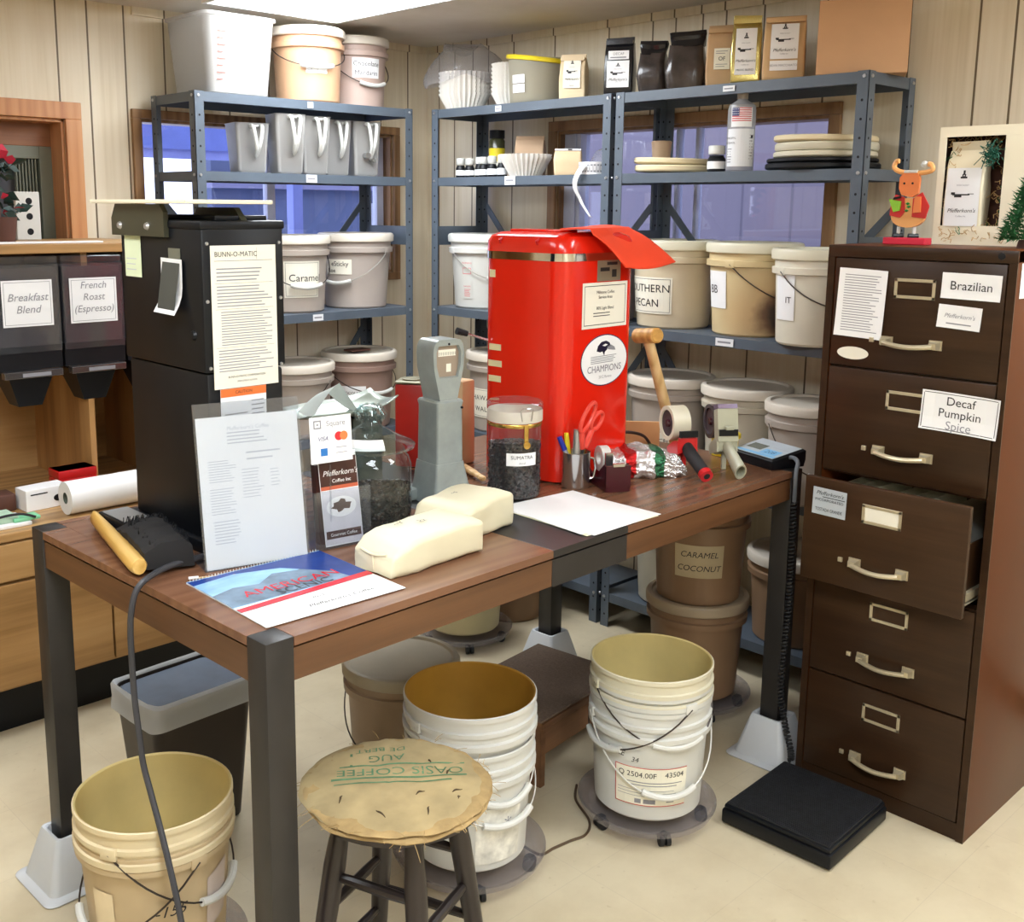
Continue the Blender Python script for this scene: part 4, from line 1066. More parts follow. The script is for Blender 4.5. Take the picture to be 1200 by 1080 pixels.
b = B(); b.tube([MS @ Vector(p) for p in ring(-.004, .185, .042, .020, R(62))], .0055, 8, closed=False); b.tube([MS @ Vector(p) for p in ((-.006, .10, 0), (-.014, .125, 0), (-.020, .15, 0))], [.009, .009, .007], 8); b.build('handle', m_scis, ss)
b = B(); b.tube([MS @ Vector(p) for p in ring(.042, .168, .027, .020, R(40))], .0055, 8, closed=False); b.tube([MS @ Vector(p) for p in ((.006, .10, 0), (.014, .12, 0), (.026, .147, 0))], [.009, .010, .008], 8); b.build('handle', m_scis, ss)
b = B(); b.prism([(-.010, .0), (-.004, 0), (.012, .11), (.0, .115)], -.0015, 0, M=MS); b.prism([(.004, 0), (.010, .0), (.004, .115), (-.010, .11)], 0, .0015, M=MS); b.build('blades', m_steel, ss, smooth=0)

# --- tape dispenser
td = thing('tape_dispenser', 'maroon desk tape dispenser with a small white roll', 'tape dispenser', (2.165, 1.770, TT), R(-119))
b = B()
prof = [(-.075, 0), (.07, 0), (.075, .012), (.072, .05), (.060, .054), (.040, .040), (.02, .022), (-.005, .018), (-.03, .03), (-.045, .052), (-.07, .05), (-.078, .02)]
b.prism(prof, -.026, -.022, 0, plane='xz'); b.prism(prof, .022, .026, 0, plane='xz')
b.box(-.075, -.022, 0, .072, .022, .014, 0); b.box(.066, -.026, .010, .074, .026, .053, 0); b.box(-.076, -.022, .01, -.066, .022, .048, 0)
b.build('base', m_maroon, td, smooth=0)
b = B(); RM = Matrix.Translation((-.012, 0, .050)) @ Matrix.Rotation(R(90), 4, 'X'); b.lathe([(.013, -.0095), (.026, -.0095), (.026, .0095), (.013, .0095), (.013, -.0095)], n=28, M=RM); b.build('tape_roll', m_white, td)
B().box(.070, -.012, .052, .076, .012, .058).build('cutter', m_steel, td, smooth=0)
B().box(.018, -.008, .03, .024, .008, .068).build('guide', m_steel, td, smooth=0)
td.scale = (1.3, 1.3, 1.3)

# --- foil bag of coffee
fb = thing('foil_packet', 'crumpled silver, red and green foil packet beside the tape dispenser', 'packet', (2.325, 1.785, TT), R(-38))
b = B()
secs = [rsec(x, w, h, 6, .42) for x, w, h in ((-.135, .11, .012), (-.12, .125, .035), (-.08, .15, .062), (-.02, .16, .070), (.05, .155, .066), (.09, .14, .055), (.115, .12, .035), (.13, .11, .012))]
b.loft(secs); bmesh.ops.subdivide_edges(b.bm, edges=b.bm.edges[:], cuts=3, use_grid_fill=True)
b.jitter(.014, 20, 2); b.jitter(.009, 60, 5); b.jitter(.004, 150, 8)
b.xf(lambda co: (co.x, co.y, max(.0005, co.z)))
t = NT('printed_foil'); f = t.coord((1, 1, 1)); sp = t.new('ShaderNodeSeparateXYZ'); t.link(f, sp.inputs[0])
nz = t.noise(f, 9, 2)
xx = t.math('ADD', sp.outputs[0], t.math('MULTIPLY', nz, .05))
c1 = t.mix(t.math('LESS_THAN', xx, .0), lin((226, 224, 224)), lin((198, 40, 40)))
c1 = t.mix(t.math('LESS_THAN', t.math('ABSOLUTE', t.math('ADD', sp.outputs[0], .07)), .02), c1, lin((226, 224, 224)))
c1 = t.mix(t.math('LESS_THAN', t.math('ABSOLUTE', t.math('SUBTRACT', xx, .075)), .014), c1, lin((60, 120, 84)))
t.link(c1, t.b.inputs['Base Color']); t.b.inputs['Metallic'].default_value = .75; t.b.inputs['Roughness'].default_value = .22
t.bump(t.noise(t.coord(), 70, 4), .9, .01)
b.build('packet', t.m, fb, smooth=14)
tag(B().tube(smooth_path([(2.30, 1.94, TT + .085), (2.33, 1.935, TT + .088), (2.39, 1.92, TT + .084), (2.46, 1.91, TT + .074), (2.53, 1.92, TT + .05), (2.58, 1.93, TT + .008)]), .0045, 8).build('twist_strap', mat('dark_brown_cord', (58, 40, 36), .6)), 'dark brown strap lying over the foil packet', 'strap')

# --- white sheets
ps = thing('paper_stack', 'white blank sheets lying over the black table strip', 'paper', (1.900, 1.630, TT), R(-2))
for i, (rz, dx, dy) in enumerate(((0, 0, 0), (3, .006, -.004), (-2.5, .0, .006))):
    s = B(); s.box(-.125, -.142, .0005 + .0011 * i, .125, .142, .0013 + .0011 * i); o = s.build('sheet', m_paper if i else mat('lemon_paper', (240, 238, 200), .6), ps, smooth=0); o.location = (dx, dy, 0); o.rotation_euler = (0, 0, R(rz))

# --- mallet leaning on the red grinder
ml = thing('wooden_mallet', 'pale wooden mallet leaning on the red grinder, head up', 'mallet', (2.625, 1.87, TT))
d = Vector((-.435, -.02, .90)).normalized()
B().tube([d * .012, d * .15, d * .30, d * .40], [.015, .0165, .0155, .015], 16).build('handle', m_wood, ml)
u = Vector((-.30, -.94, .12)).normalized(); c = d * .405
b = B(); b.tube([c - u * .052, c - u * .047, c + u * .047, c + u * .052], [.018, .022, .022, .018], 18); b.build('head', wood('amber_beech', (176, 128, 60), (204, 156, 80), (220, 180, 110), 0, 1.4, .4), ml)

# --- two tape guns
def tape_gun(label, c, rz, m_body, m_grip, m_end, tape, tapec, open_grip):
    root = thing('tape_gun', label, 'tape gun', (c[0], c[1], TT), rz, 'tape guns on the table')
    # local: handle comes out toward -y, roll at +y top
    b = B()
    hp = [(0, -.135, .022), (0, -.06, .052), (0, -.02, .072)]
    if open_grip:
        ax = (Vector(hp[2]) - Vector(hp[0])).normalized(); w = Vector((1, 0, 0)); v = ax.cross(w)
        def ringp(p, rx, ry): return [Vector(p) + w * rx * math.cos(a) + v * ry * math.sin(a) for a in [k * math.pi / 10 for k in range(20)]]
        b.loft([ringp(hp[2], .014, .018), ringp(hp[0], .016, .024), ringp(hp[0], .0125, .019), ringp(Vector(hp[0]) + ax * .05, .012, .018)])
        b.build('grip', m_grip, root)
    else:
        b.tube(hp, [.017, .018, .017], 16); b.build('grip', m_grip, root)
        b = B(); ax = Vector((0, -.93, -.37)); p = Vector(hp[0]); b.tube([p - ax * .004, p + ax * .012], [.019, .018], 16, 0); b.tube([p + ax * .0115, p + ax * .0125], .009, 12, 1); b.build('end_cap', [m_end, m_rub], root)
    b = B()
    b.prism([(-.03, .055), (.03, .035), (.055, .05), (.062, .10), (.05, .135), (.045, .10), (.0, .085), (-.025, .095)], .024, .030, 0, plane='yz')
    b.prism([(-.03, .055), (.03, .035), (.04, .06), (.0, .085), (-.025, .09)], -.030, -.024, 0, plane='yz')
    b.box(-.026, -.03, .055, .026, -.018, .098, 0, .003); b.box(-.027, .0, .040, .027, .045, .052, 0, .003)
    b.box(-.006, -.01, .0, .006, .0, .055, 0)
    if open_grip:
        b.prism([(-.035, .085), (-.005, .08), (.012, .165), (-.018, .175)], -.029, .029, 0, plane='yz'); b.box(-.012, -.044, .118, .012, -.030, .128, 0, .002)
    b.build('frame', m_body, root, smooth=0)
    if open_grip:
        q = B(); q.prism([(-.020, .1755), (.014, .1655), (.018, .178), (-.014, .187)], -.028, .028, 0, plane='yz'); q.build('tape_edge', mat('tape_purple_sheen', (120, 104, 126), .15, .3), root, smooth=0)  # purple-grey sheen of the dark tape painted into this piece
    RM = Matrix.Translation((0, .055, .125)) @ Matrix.Rotation(R(90), 4, 'Y')
    b = B(); b.lathe([(.038, -.026), (.049, -.026), (.049, .026), (.038, .026), (.038, -.026)], n=40, m=0, M=RM); b.lathe([(0, -.018), (.0375, -.022), (.0375, .022), (0, .018)], n=28, m=1, M=RM); b.lathe([(0, -.026), (.010, -.026), (.012, -.018)], n=12, m=2, M=RM)
    b.build('tape_roll', [tapec, mat('dark_hub', (66, 52, 56), .5), m_maroon], root)
    b = B(); b.box(-.027, -.035, .10, .027, -.028, .118, 0); b.build('blade_guard', m_blk, root, smooth=0)
    return root
tape_gun('red tape gun with a black grip and a wide white roll', (2.440, 1.718), R(-28), m_redp, m_rub, m_redp, 1, m_cream, False)
m_olivep = mat('olive_grey_plastic', (172, 172, 150), .4)
tg = tape_gun('olive grey tape gun with a hollow grip and dark roll', (2.545, 1.655), R(-36), m_olivep, m_olivep, m_olivep, 1, mat('brown_tape', (70, 60, 64), .2), True)

# --- scale display
dp = thing('scale_display', 'silver and black digital scale display box at the right table end', 'scale display', (2.705, 1.612, TT), R(-106))
b = B(); b.loft([[(x, y0, z0) for x, y0, z0 in ((-.085, -.06, 0), (.085, -.06, 0), (.085, .06, 0), (-.085, .06, 0))], [(-.088, -.063, .012), (.088, -.063, .012), (.088, .063, .020), (-.088, .063, .020)], [(-.088, -.063, .026), (.088, -.063, .026), (.088, .063, .046), (-.088, .063, .046)], [(-.082, -.058, .030), (.082, -.058, .030), (.082, .058, .050), (-.082, .058, .050)]]); b.build('case', m_blk, dp, smooth=30)
tl = math.atan2(.020, .116)
MD = frame((0, 0, .0408), (1, 0, 0), (0, math.cos(tl), math.sin(tl)))
b = sheet(.160, .112, [('208', .026, .036, -.022, dict(m=3))], [(-.078, -.052, .078, -.040, 2), (-.066, -.022, -.006, .016, 1), (.004, -.038, .068, -.004, 2), (.012, .010, .07, .016, 4)])
b.xf(lambda co: MD @ co); b.build('face_plate', [mat('silver_face', (196, 204, 212), .3, .2), mat('lcd_grey', (112, 116, 108), .25), mat('keypad_blue', (128, 190, 232), .35), mat('keypad_dark', (30, 70, 120), .35), m_lgrey], dp, smooth=0)
# flexible cable from display down the leg to the floor scale
def coil(path, r, pitch, rw, n=7):
    P = smooth_path(path, 8); L = [0]
    for a, c in zip(P[:-1], P[1:]): L.append(L[-1] + (c - a).length)
    N = int(L[-1] / pitch * n); out = []; k = 0
    for i in range(N + 1):
        s = L[-1] * i / N
        while k < len(P) - 2 and L[k + 1] < s: k += 1
        t = (s - L[k]) / max(1e-6, L[k + 1] - L[k]); p = P[k].lerp(P[k + 1], t); d = (P[k + 1] - P[k]).normalized()
        uu = d.cross(Vector((.3, 1, .1))).normalized(); w = d.cross(uu); a = 2 * math.pi * i / n
        out.append(p + (uu * math.cos(a) + w * math.sin(a)) * r)
    return B().tube(out, rw, 5)
cb = thing('display_cable', 'black corrugated cable running down the right table leg', 'cable', (2.69, 1.49, 0))
o_ = Vector((2.69, 1.49, 0))
B().tube([p - o_ for p in smooth_path([(2.690, 1.545, .895), (2.680, 1.515, .905), (2.660, 1.488, .898), (2.643, 1.482, .87), (2.643, 1.482, .79)])], .006, 8).build('lead', mat('grey_lead', (90, 94, 100), .4), cb)
coil([p - o_ for p in map(Vector, [(2.643, 1.482, .79), (2.648, 1.482, .6), (2.646, 1.482, .458), (2.628, 1.480, .30), (2.625, 1.476, .22), (2.640, 1.462, .12), (2.615, 1.430, .080), (2.575, 1.405, .070)])], .007, .011, .0034).build('corrugated_sleeve', m_rub, cb)

# odds and ends behind
o = B(); o.lathe([(0, 0), (.038, 0), (.040, .050), (.046, .053), (.046, .064), (.04, .068), (0, .066)], n=36); yl = o.build('yellow_tub', m_yellow); yl.location = (2.700, 1.752, TT + .0); yl.rotation_euler = (0, 0, R(-20)); tag(yl, 'yellow lidded round tub behind the olive tape gun', 'tub')
o = B(); o.box(-.07, -.004, 0, .07, .004, .085, 0); oc = o.build('card_sign', mat('orange_tan_card', (218, 164, 112), .6)); oc.location = (2.56, 1.975, TT); oc.rotation_euler = (0, 0, R(-48)); tag(oc, 'small tan card standing behind the red tape gun', 'card')
o = B(); o.loft([[(x, w * math.cos(a), .012 + w * .8 * math.sin(a)) for a in [k * math.pi / 5 for k in range(10)]] for x, w in ((-.085, .007), (-.06, .011), (0, .012), (.05, .009), (.08, .010), (.088, .006))]); pbr = o.build('wooden_brush_handle', m_wood); pbr.location = (1.955, 2.062, TT); pbr.rotation_euler = (0, 0, R(-112)); tag(pbr, 'pale turned wooden brush handle lying between the scale and the canister', 'tool')  # turned wooden handle of a brush, built alone
# ---------------------------------------------------------------- buckets on the shelves
m_pinkt = mat('pinkish_bucket', (188, 164, 152), .42, var=.08, scale=4, trans=.1)
# left unit, top
bucket('peach tinted lidded bucket atop the left shelving, its label behind a white grip', (2.580, 3.695), ZT, .262, .138, .125, mat('peach_top_bucket', (206, 164, 128), .42, var=.07, trans=.15), m_lidc, bail=(16, .085), labels=[dict(phi=16, z=.13, w=.085, h=.045, paper=m_paper, lines=[('l  l', .03, -.01, 0, dict(m=1))])])
bucket('pinkish grey lidded bucket marked chocolate mandarin on the top of the left shelving', (2.862, 3.752), ZT, .262, .130, .118, m_pinkt, m_lidc, bail=(34, .125), labels=[dict(phi=22, z=.158, w=.12, h=.078, paper=m_paper, lines=[('Chocolate', .027, 0, .016, dict(m=1)), ('Mandarin', .027, 0, -.020, dict(m=1))])])
t_ = thing('storage_tub', 'big milky square tub with red volume marks on the top of the left shelving', 'tub', (2.205, 3.722, ZT), 0)
b = B(); S_ = lambda h, z: [(p[0], p[1], z) for p in sq(h, 0, .22)]
b.loft([S_(.125, .0), S_(.130, .006), S_(.150, .270), S_(.158, .274), S_(.158, .284), S_(.152, .286), S_(.146, .28), S_(.127, .012), S_(.1, .008)]); b.build('tub', m_milky, t_)
b = B()
for i in range(8): b.box(-.150, -.1535, .05 + i * .024, -.128 + .012 * (i % 2), -.1525, .053 + i * .024)
for v in b.bm.verts: v.co.y = -(.1305 + .0205 * v.co.z / .27) - (.003 if v.co.y < -.153 else .0018); v.co.x += .05
b.build('red_scale_marks', mat('faded_red_print', (204, 96, 84), .6), t_, smooth=0)
# left unit, second shelf: five measuring pitchers
def pitcher(label, c, rz, h, w, tapered=True, spigot=False):
    root = thing('measuring_pitcher', label, 'pitcher', (c[0], c[1], Z2), rz, 'milky pitchers on the left shelving')
    b = B(); t0 = .82
    b.loft([S_(w * t0 - .006, 0), S_(w * t0, .008), S_(w, h - .004), S_(w + .003, h), S_(w - .003, h), S_(w * t0 - .004, .012), S_(w * .3, .01)])
    b.build('jug', m_milky, root)
    b = B(); x = .006; p = [(x - .018, -w - .003, h - .012), (x - .016, -w - .032, h - .02), (x - .006, -w - .036, h * .55), (x, -w * .9 - .012, h * .33), (x + .008, -w - .034, h * .55), (x + .020, -w - .030, h - .02), (x + .020, -w - .003, h - .012)]
    b.tube(smooth_path(p, 4), .0072, 8); b.tube([(x - .018, -w - .003, h - .012), (x + .020, -w - .003, h - .012)], .0052, 8); b.build('handle', m_white, root)
    if spigot:
        b = B(); b.tube([(-.012, -w - .028, h * .38), (-.012, -w * .9, h * .38)], .012, 12); b.tube([(.014, -w - .026, h * .30), (.014, -w * .9, h * .30)], .008, 10); b.build('spigot', m_steel, root)
    return root
for c, h, w, lab, sp in (((2.295, 3.70), .188, .068, 'short wide milky pitcher nearest the left post of its shelf', False), ((2.428, 3.635), .226, .062, 'tall milky pitcher second from the left post of its shelf', False), ((2.562, 3.655), .226, .062, 'tall milky pitcher third from the left post, above the shelf tag', False), ((2.698, 3.70), .222, .064, 'pale milky pitcher between the third one and the one with a spigot', False), ((2.835, 3.68), .222, .064, 'milky pitcher with a metal spigot near the right end of its shelf', True)):
    pitcher(lab, c, R(-12), h, w, spigot=sp)
# left unit, third shelf
bucket('tan lidded bucket marked Caramel on the left shelving beside the black grinder', (2.50, 3.718), Z3, .285, .146, .13, m_tan2, m_lidc, bail=(24, .135), wire=m_wire, labels=[dict(phi=18, z=.135, w=.150, h=.145, paper=m_paperc, border=(.006, .0012), lines=[('Caramel', .040, .012, .005, dict(m=1))])])
bucket('tan lidded bucket marked Sticky next to the Caramel bucket', (2.825, 3.715), Z3, .290, .150, .13, m_tan, m_lidc, bail=(-34, .135), wire=m_wirew, labels=[dict(phi=-32, z=.175, w=.125, h=.062, paper=m_paperc, lines=[('eSticky', .028, .01, .012, dict(m=1)), ('Roe', .025, -.03, -.016, dict(m=1))])])
# left unit, fourth shelf
bucket('tan bucket with a lid on the low left shelf, beside the black grinder', (2.495, 3.70), Z4, .285, .150, .132, m_tan2, m_lidc, bail=(-30, .12))
ch_ = bucket('brownish bucket with a Chocolate card on the low left shelf', (2.83, 3.705), Z4, .305, .152, .132, mat('mauve_brown_bucket', (150, 124, 112), .42, var=.1), m_lidc, bail=(35, .1), labels=[dict(phi=-14, z=.165, w=.125, h=.048, paper=m_paper, lines=[('CHOCOLATE', .0165, 0, -.006, dict(m=1))])])
b = B(); b.box(-.05, -.03, 0, .05, .03, .008, 0, .002); o = b.build('paper_pad', m_darkbr); o.location = (2.80, 3.68, Z4 + .305 + .0225); tag(o, 'brown paper pad lying on the lid of the Chocolate bucket', 'pad')
# corner unit
bucket('white lidded bucket with a red warning print at the corner end of the far shelving', (3.245, 3.345), Z3, .290, .150, .13, m_white, m_white, bail=(28, .12), wire=m_wirew, labels=[dict(phi=-34, z=.125, w=.044, h=.165, paper=m_white, lines=[('WARNING', .010, 0, .068, dict(m=3)), ('DANGER', .009, 0, -.03, dict(m=3))], bars=textbars(-.016, .018, -.04, -.075, 6, 3, .4) + [(-.02, -.0005 + .022, .02, .0245, 3), (-.02, .046, .02, .048, 3), (-.0205, .022, -.0185, .048, 3), (.0185, .022, .0205, .048, 3)], c4=mat('faded_red_ink', (216, 120, 120), .6))])
bucket('tan lidded bucket on the far shelving, hidden behind the red grinder', (3.245, 3.02), Z3, .30, .150, .13, m_tan, m_lidc)
bucket('tan lidded bucket just behind the red felt, beside the twin shelf posts', (3.245, 2.70), Z3, .285, .146, .13, m_tan, m_lidc)
bucket('tan lidded bucket marked Hawaiian Walnut on the low corner shelf', (3.245, 3.225), Z4, .315, .152, .132, m_tan2, m_lidc, labels=[dict(phi=-30, z=.125, w=.19, h=.125, paper=m_paperc, border=(.006, .0012), lines=[('HAWAIIAN', .030, 0, .022, dict(m=1, space=1.1)), ('WALNUT', .030, 0, -.026, dict(m=1, space=1.1))])])
# right unit, third shelf
bucket('cream lidded bucket marked Southern Pecan on the right shelving, beside the red grinder', (3.248, 2.357), Z3, .290, .150, .13, mat('creamy_tan_bucket', (206, 192, 164), .42, var=.08), m_cream, labels=[dict(phi=-47, z=.118, w=.215, h=.130, paper=m_paperc, border=(.006, .0014), lines=[('SOUTHERN', .039, 0, .024, dict(m=1)), ('PECAN', .039, 0, -.028, dict(m=1))])])
def stain_mat():
    t = NT('coffee_stained_bucket'); f = t.coord(); sp = t.new('ShaderNodeSeparateXYZ'); t.link(f, sp.inputs[0])
    n = t.noise(f, 7, 4)
    d = t.new('ShaderNodeVectorMath', operation='DISTANCE'); t.link(f, d.inputs[0]); d.inputs[1].default_value = (-.05, -.125, .075)
    k = t.math('ADD', d.outputs['Value'], t.math('MULTIPLY', t.math('SUBTRACT', n, .5), .10))
    t.link(t.ramp(k, [(.025, lin((62, 46, 38))), (.05, lin((112, 82, 58))), (.085, lin((196, 166, 122))), (.2, lin((206, 186, 142)))]), t.b.inputs['Base Color'])
    t.b.inputs['Roughness'].default_value = .42; return t.m
bucket('yellowish lidded bucket with a dark coffee stain on the right shelving', (3.252, 2.03), Z3, .290, .150, .13, stain_mat(), m_cream, bail=(62, .125), labels=[dict(phi=-58, z=.155, w=.10, h=.125, paper=m_paper, lines=[('BB', .04, -.01, 0, dict(m=1))])])
bucket('pale lidded bucket on the right shelving, partly behind the filing cabinet', (3.160, 1.740), Z3, .280, .131, .118, mat('pale_cream_bucket', (214, 208, 190), .42, var=.07), m_cream, bail=(40, .11), labels=[dict(phi=-50, z=.155, w=.085, h=.15, paper=m_paper, lines=[('IT', .028, .02, -.012, dict(m=1))])])
# right unit, fourth shelf
bucket('lidded bucket on the low right shelf just right of the red grinder', (3.245, 2.350), Z4, .315, .148, .130, m_tan2, m_lidc, labels=[dict(phi=0, z=.10, w=.17, h=.10, paper=m_paperc, border=(.005, .001), lines=[('SPICED RUM', .024, 0, .01, dict(m=1))])])
bucket('lidded bucket in the middle of the low right shelf, its bail hanging in front', (3.250, 2.030), Z4, .315, .145, .128, mat('grey_beige_bucket', (190, 182, 164), .42, var=.08), m_lidc)
bucket('lidded bucket standing forward on the low right shelf beside the filing cabinet', (3.165, 1.742), Z4, .305, .128, .114, m_tan2, m_lidc, bail=(30, .16), labels=[dict(phi=-34, z=.13, w=.045, h=.06, paper=m_paperc, lines=[('tare', .014, 0, 0, dict(m=1))])])
# bottom shelves
bucket('pale bucket with a Butter card on the bottom right shelf', (3.245, 2.30), Z5, .315, .150, .132, mat('putty_bucket', (176, 170, 152), .42, var=.1), m_lidc, labels=[dict(phi=10, z=.235, w=.12, h=.06, paper=m_paper, lines=[('Butter', .030, 0, .0, dict(m=1))])])
bucket('brown bucket on the bottom right shelf behind the table leg', (3.245, 1.80), Z5, .285, .150, .132, m_brn, m_lidc)

# ---------------------------------------------------------------- things on the tops of the corner and right units
def FX(y): return 3.085
def filters(label, c, zb, n, r0, r1, h, grp, pile):
    """nested fluted paper cups, n deep"""
    root = thing('coffee_filter_stack', label, 'coffee filters', (c[0], c[1], zb), 0, grp)
    for k in range(n):
        b = B(); N = 60; rows = []
        for z, r in ((0, r0 * .3), (0, r0 * .98), (h, r1)):
            rows.append([((r + (.0058 * (.35 + .65 * z / h)) * math.cos(math.pi * i)) * math.cos(2 * math.pi * i / N), (r + (.0058 * (.35 + .65 * z / h)) * math.cos(math.pi * i)) * math.sin(2 * math.pi * i / N), z) for i in range(N)])
        b.loft(rows, 0, True, False)
        pass
        o = b.build('filter', m_filter, root, smooth=50); o.location = (0, 0, k * pile)
    return root
filters('tall stack of white fluted coffee filters at the corner end of the top shelf', (3.170, 3.405), ZT, 6, .075, .105, .062, 'stacks of coffee filters', .017)
b = B()
secs = []
for i in range(9):
    u = i / 8; r = .15 * (1 - .35 * u) + .02 * math.sin(4 * u); z = ZT + .105 + .15 * u
    secs.append([(3.185 + .02 * u + r * math.cos(a) * (1 + .22 * math.sin(3 * a + 5 * u)), 3.400 + .05 * u + r * math.sin(a) * (1 + .2 * math.cos(2 * a + 4 * u)), z + .02 * math.sin(2 * a + 3 * u)) for a in [k * math.pi / 14 for k in range(28)]])
b.loft(secs, 0, False, True); b.jitter(.018, 12); b.jitter(.006, 40)
tag(b.build('plastic_bag', m_poly, smooth=20), 'crumpled clear plastic bag spilling over the tall filter stack', 'plastic bag')
filters('second stack of white coffee filters tucked behind the yellow-lidded tub', (3.215, 3.165), ZT, 8, .060, .085, .055, 'stacks of coffee filters', .016)
yt = thing('lidded_tub', 'clear round tub with a yellow snap lid and two white labels', 'tub', (3.205, 3.015, ZT), 0)
b = B(); b.lathe([(0, 0), (.108, 0), (.112, .006), (.120, .165), (.118, .168), (.110, .01), (0, .006)], n=56); b.build('tub', glass('cloudy_tub', (225, 225, 215), .2, .62, (206, 200, 182)), yt)
b = B(); b.lathe([(.108, .01), (.113, .105), (.02, .112), (0, .112)], n=48); tag(b.build('contents', mat('greige_grounds', (168, 158, 134), .8, var=.1), yt), kind='stuff')
b = B(); b.lathe([(.119, .160), (.128, .162), (.130, .172), (.126, .178), (.105, .180), (0, .176)], n=56)
for v in b.bm.verts: v.co.z += .018 * v.co.y / .13
b.build('lid', m_yellow, yt)
fa = math.atan2(-3.015, -3.205)
for (z, txt) in ((.088, 'Tulia'), (.052, 'Sweet')):
    s = sheet(.062, .031, [(txt, .017, 0, 0, dict(m=1))], nx=8); s.xf(lambda co: ((.118 + .05 * (z + co.y - .09) + co.z + .0015) * math.cos(fa + R(-42) + co.x / .118), (.118 + .05 * (z + co.y - .09) + co.z + .0015) * math.sin(fa + R(-42) + co.x / .118), z + co.y)); s.build('label', [m_paper, m_grey], yt, smooth=0)

def standing_bag(label, c, rz, w, d, h, m, fold=.03, front=None, grp=None, gus=.12, seed=1, window=None, flat_top=False, name='coffee_bag', zb=ZT, amp=.0035, tie=True):
    root = thing(name, label, 'coffee bag', (c[0], c[1], zb), rz, grp)
    b = B()
    def s(z, kw, kd, rr=.16): return [(p[0] * w / 2 * kw, p[1] * d / 2 * kd, z) for p in sq(1, 0, rr)]
    b.loft([s(0, .94, .94), s(.004, .98, .98), s(h * .15, 1, 1), s(h * .5, 1.0, .98), s(h * .75, .98, .78), s(h * .9, .96, .38), s(h - fold, .95, .16), s(h, .95, .12)])
    bmesh.ops.subdivide_edges(b.bm, edges=[e for e in b.bm.edges if abs((e.verts[0].co - e.verts[1].co).z) > .02], cuts=2)
    b.jitter(amp, 14, seed); b.xf(lambda co: (co.x, co.y, max(0, co.z)))
    b.build('bag', m, root, smooth=45)
    if front:
        fw, fh, fz, lines, bars, pap = front
        q = sheet(fw, fh, lines, bars, nx=4, ny=6)
        q.xf(lambda co: (co.x, -d / 2 * (1.0 if fz + co.y < h * .5 else 1 - .9 * ((fz + co.y) / h - .5) ** 1.3 * 1.6) - .004 - co.z, fz + co.y))
        q.build('label', [pap, m_ink, m_grey], root, smooth=0)
    if tie:
        k = B(); k.box(-w * .46, -.006 - .02, h - fold - .006, w * .46, -.016, h - fold + .008); k.build('tin_tie', m, root, smooth=0)
    return root
def logo(fw, fh, extra, mot=None, sty=0):
    L = [("Pfefferkorn's", fw * .165, 0, -fh * .22, dict(m=1, shear=.3)), ('Coffee Inc', fw * .075, 0, -fh * .31, dict(m=2)), ('FRESH ROAST', fw * .06, 0, fh * .19, dict(m=2))]
    if extra: L.append((extra, fw * .115, 0, -fh * .43, dict(m=1)))
    y = fh * .04
    bars = [(-fw * .30, y - .002, fw * .22, y + .0015, 1), (-fw * .24, y - .007, -fw * .02, y, 1), (-fw * .34, y, -fw * .22, y + .006, 1), (fw * .16, y + .001, fw * .34, y + .0025, 1),
            (-fw * .10, fh * .30, fw * .10, fh * .33, 1), (-fw * .055, fh * .33, fw * .055, fh * .37, 1), (-fw * .03, fh * .37, fw * .03, fh * .43, 1), (-fw * .015, fh * .335, fw * .015, fh * .355, 0)]
    return L, bars
L0, B0 = logo(.062, .108, 'House')
standing_bag('tan kraft coffee bag with a white label beside the yellow-lidded tub', (3.165, 2.795), R(-62), .100, .062, .165, mat('pale_kraft', (216, 194, 156), .6, var=.05), .018, (.066, .112, .096, L0, B0, m_paperc), 'coffee bags along the shelf tops')
L1, B1 = logo(.080, .088, None)
bb = standing_bag('black coffee bag with two white labels at the post between the two far units', (3.150, 2.560), R(-62), .105, .075, .200, m_blackf, .02, (.080, .092, .070, L1, B1, m_paper), 'coffee bags along the shelf tops', seed=4)
q = sheet(.074, .030, [('DECAF', .013, 0, .004, dict(m=2))], textbars(-.03, .03, -.004, -.012, 1, 2, .5)); q.xf(lambda co: (co.x, -.030 - co.z + .0, .136 + co.y)); q.xf(lambda co: (co.x, co.y - .0045, co.z)); q.build('label', [m_paper, m_ink, m_grey], bb, smooth=0)
m_smokebag = mat('dark_window_bag', (66, 58, 54), .18, var=.5, scale=14, bump=.3)
def window_bag(label, c, rz, w, d, h, seed):
    root = thing('window_bag', label, 'coffee bag', (c[0], c[1], ZT), rz, 'black rolled-top bags')
    b = B()
    def s(z, kw, kd): return [(p[0] * w / 2 * kw, p[1] * d / 2 * kd, z) for p in sq(1, 0, .5)]
    b.loft([s(0, .9, .85), s(.006, .97, .95), s(h * .3, 1.02, 1.05), s(h * .6, .96, .9), s(h * .76, .86, .55)], 0)
    b.jitter(.010, 17, seed); b.xf(lambda co: (co.x, co.y, max(0, co.z))); b.build('clear_body', m_smokebag, root, smooth=40)
    b = B(); b.loft([s(h * .74, .88, .6), s(h * .86, .98, .30), s(h * .93, 1.0, .36), s(h, .99, .10)]); b.jitter(.012, 20, seed + 5); b.build('rolled_top', m_blackf, root, smooth=30)
window_bag('dark see-through bag with a rolled black top next to the black bag', (3.175, 2.430), R(-66), .10, .09, .178, 1)
window_bag('larger dark see-through bag with a rolled black top, right of the smaller one', (3.175, 2.285), R(-66), .130, .10, .192, 2)
L2 = ([('OF', .018, 0, 0, dict(m=1))], textbars(-.02, .02, .028, .014, 2, 2, .3) + textbars(-.02, .02, -.014, -.028, 2, 2, .3))
standing_bag('kraft bag with a small white label right of the dark see-through bags', (3.180, 2.145), R(-62), .105, .07, .200, m_kraft, .02, (.052, .068, .088, *L2, m_paperc), 'coffee bags along the shelf tops', seed=7)
L3, B3 = logo(.075, .135, 'MEDIC BLEND')
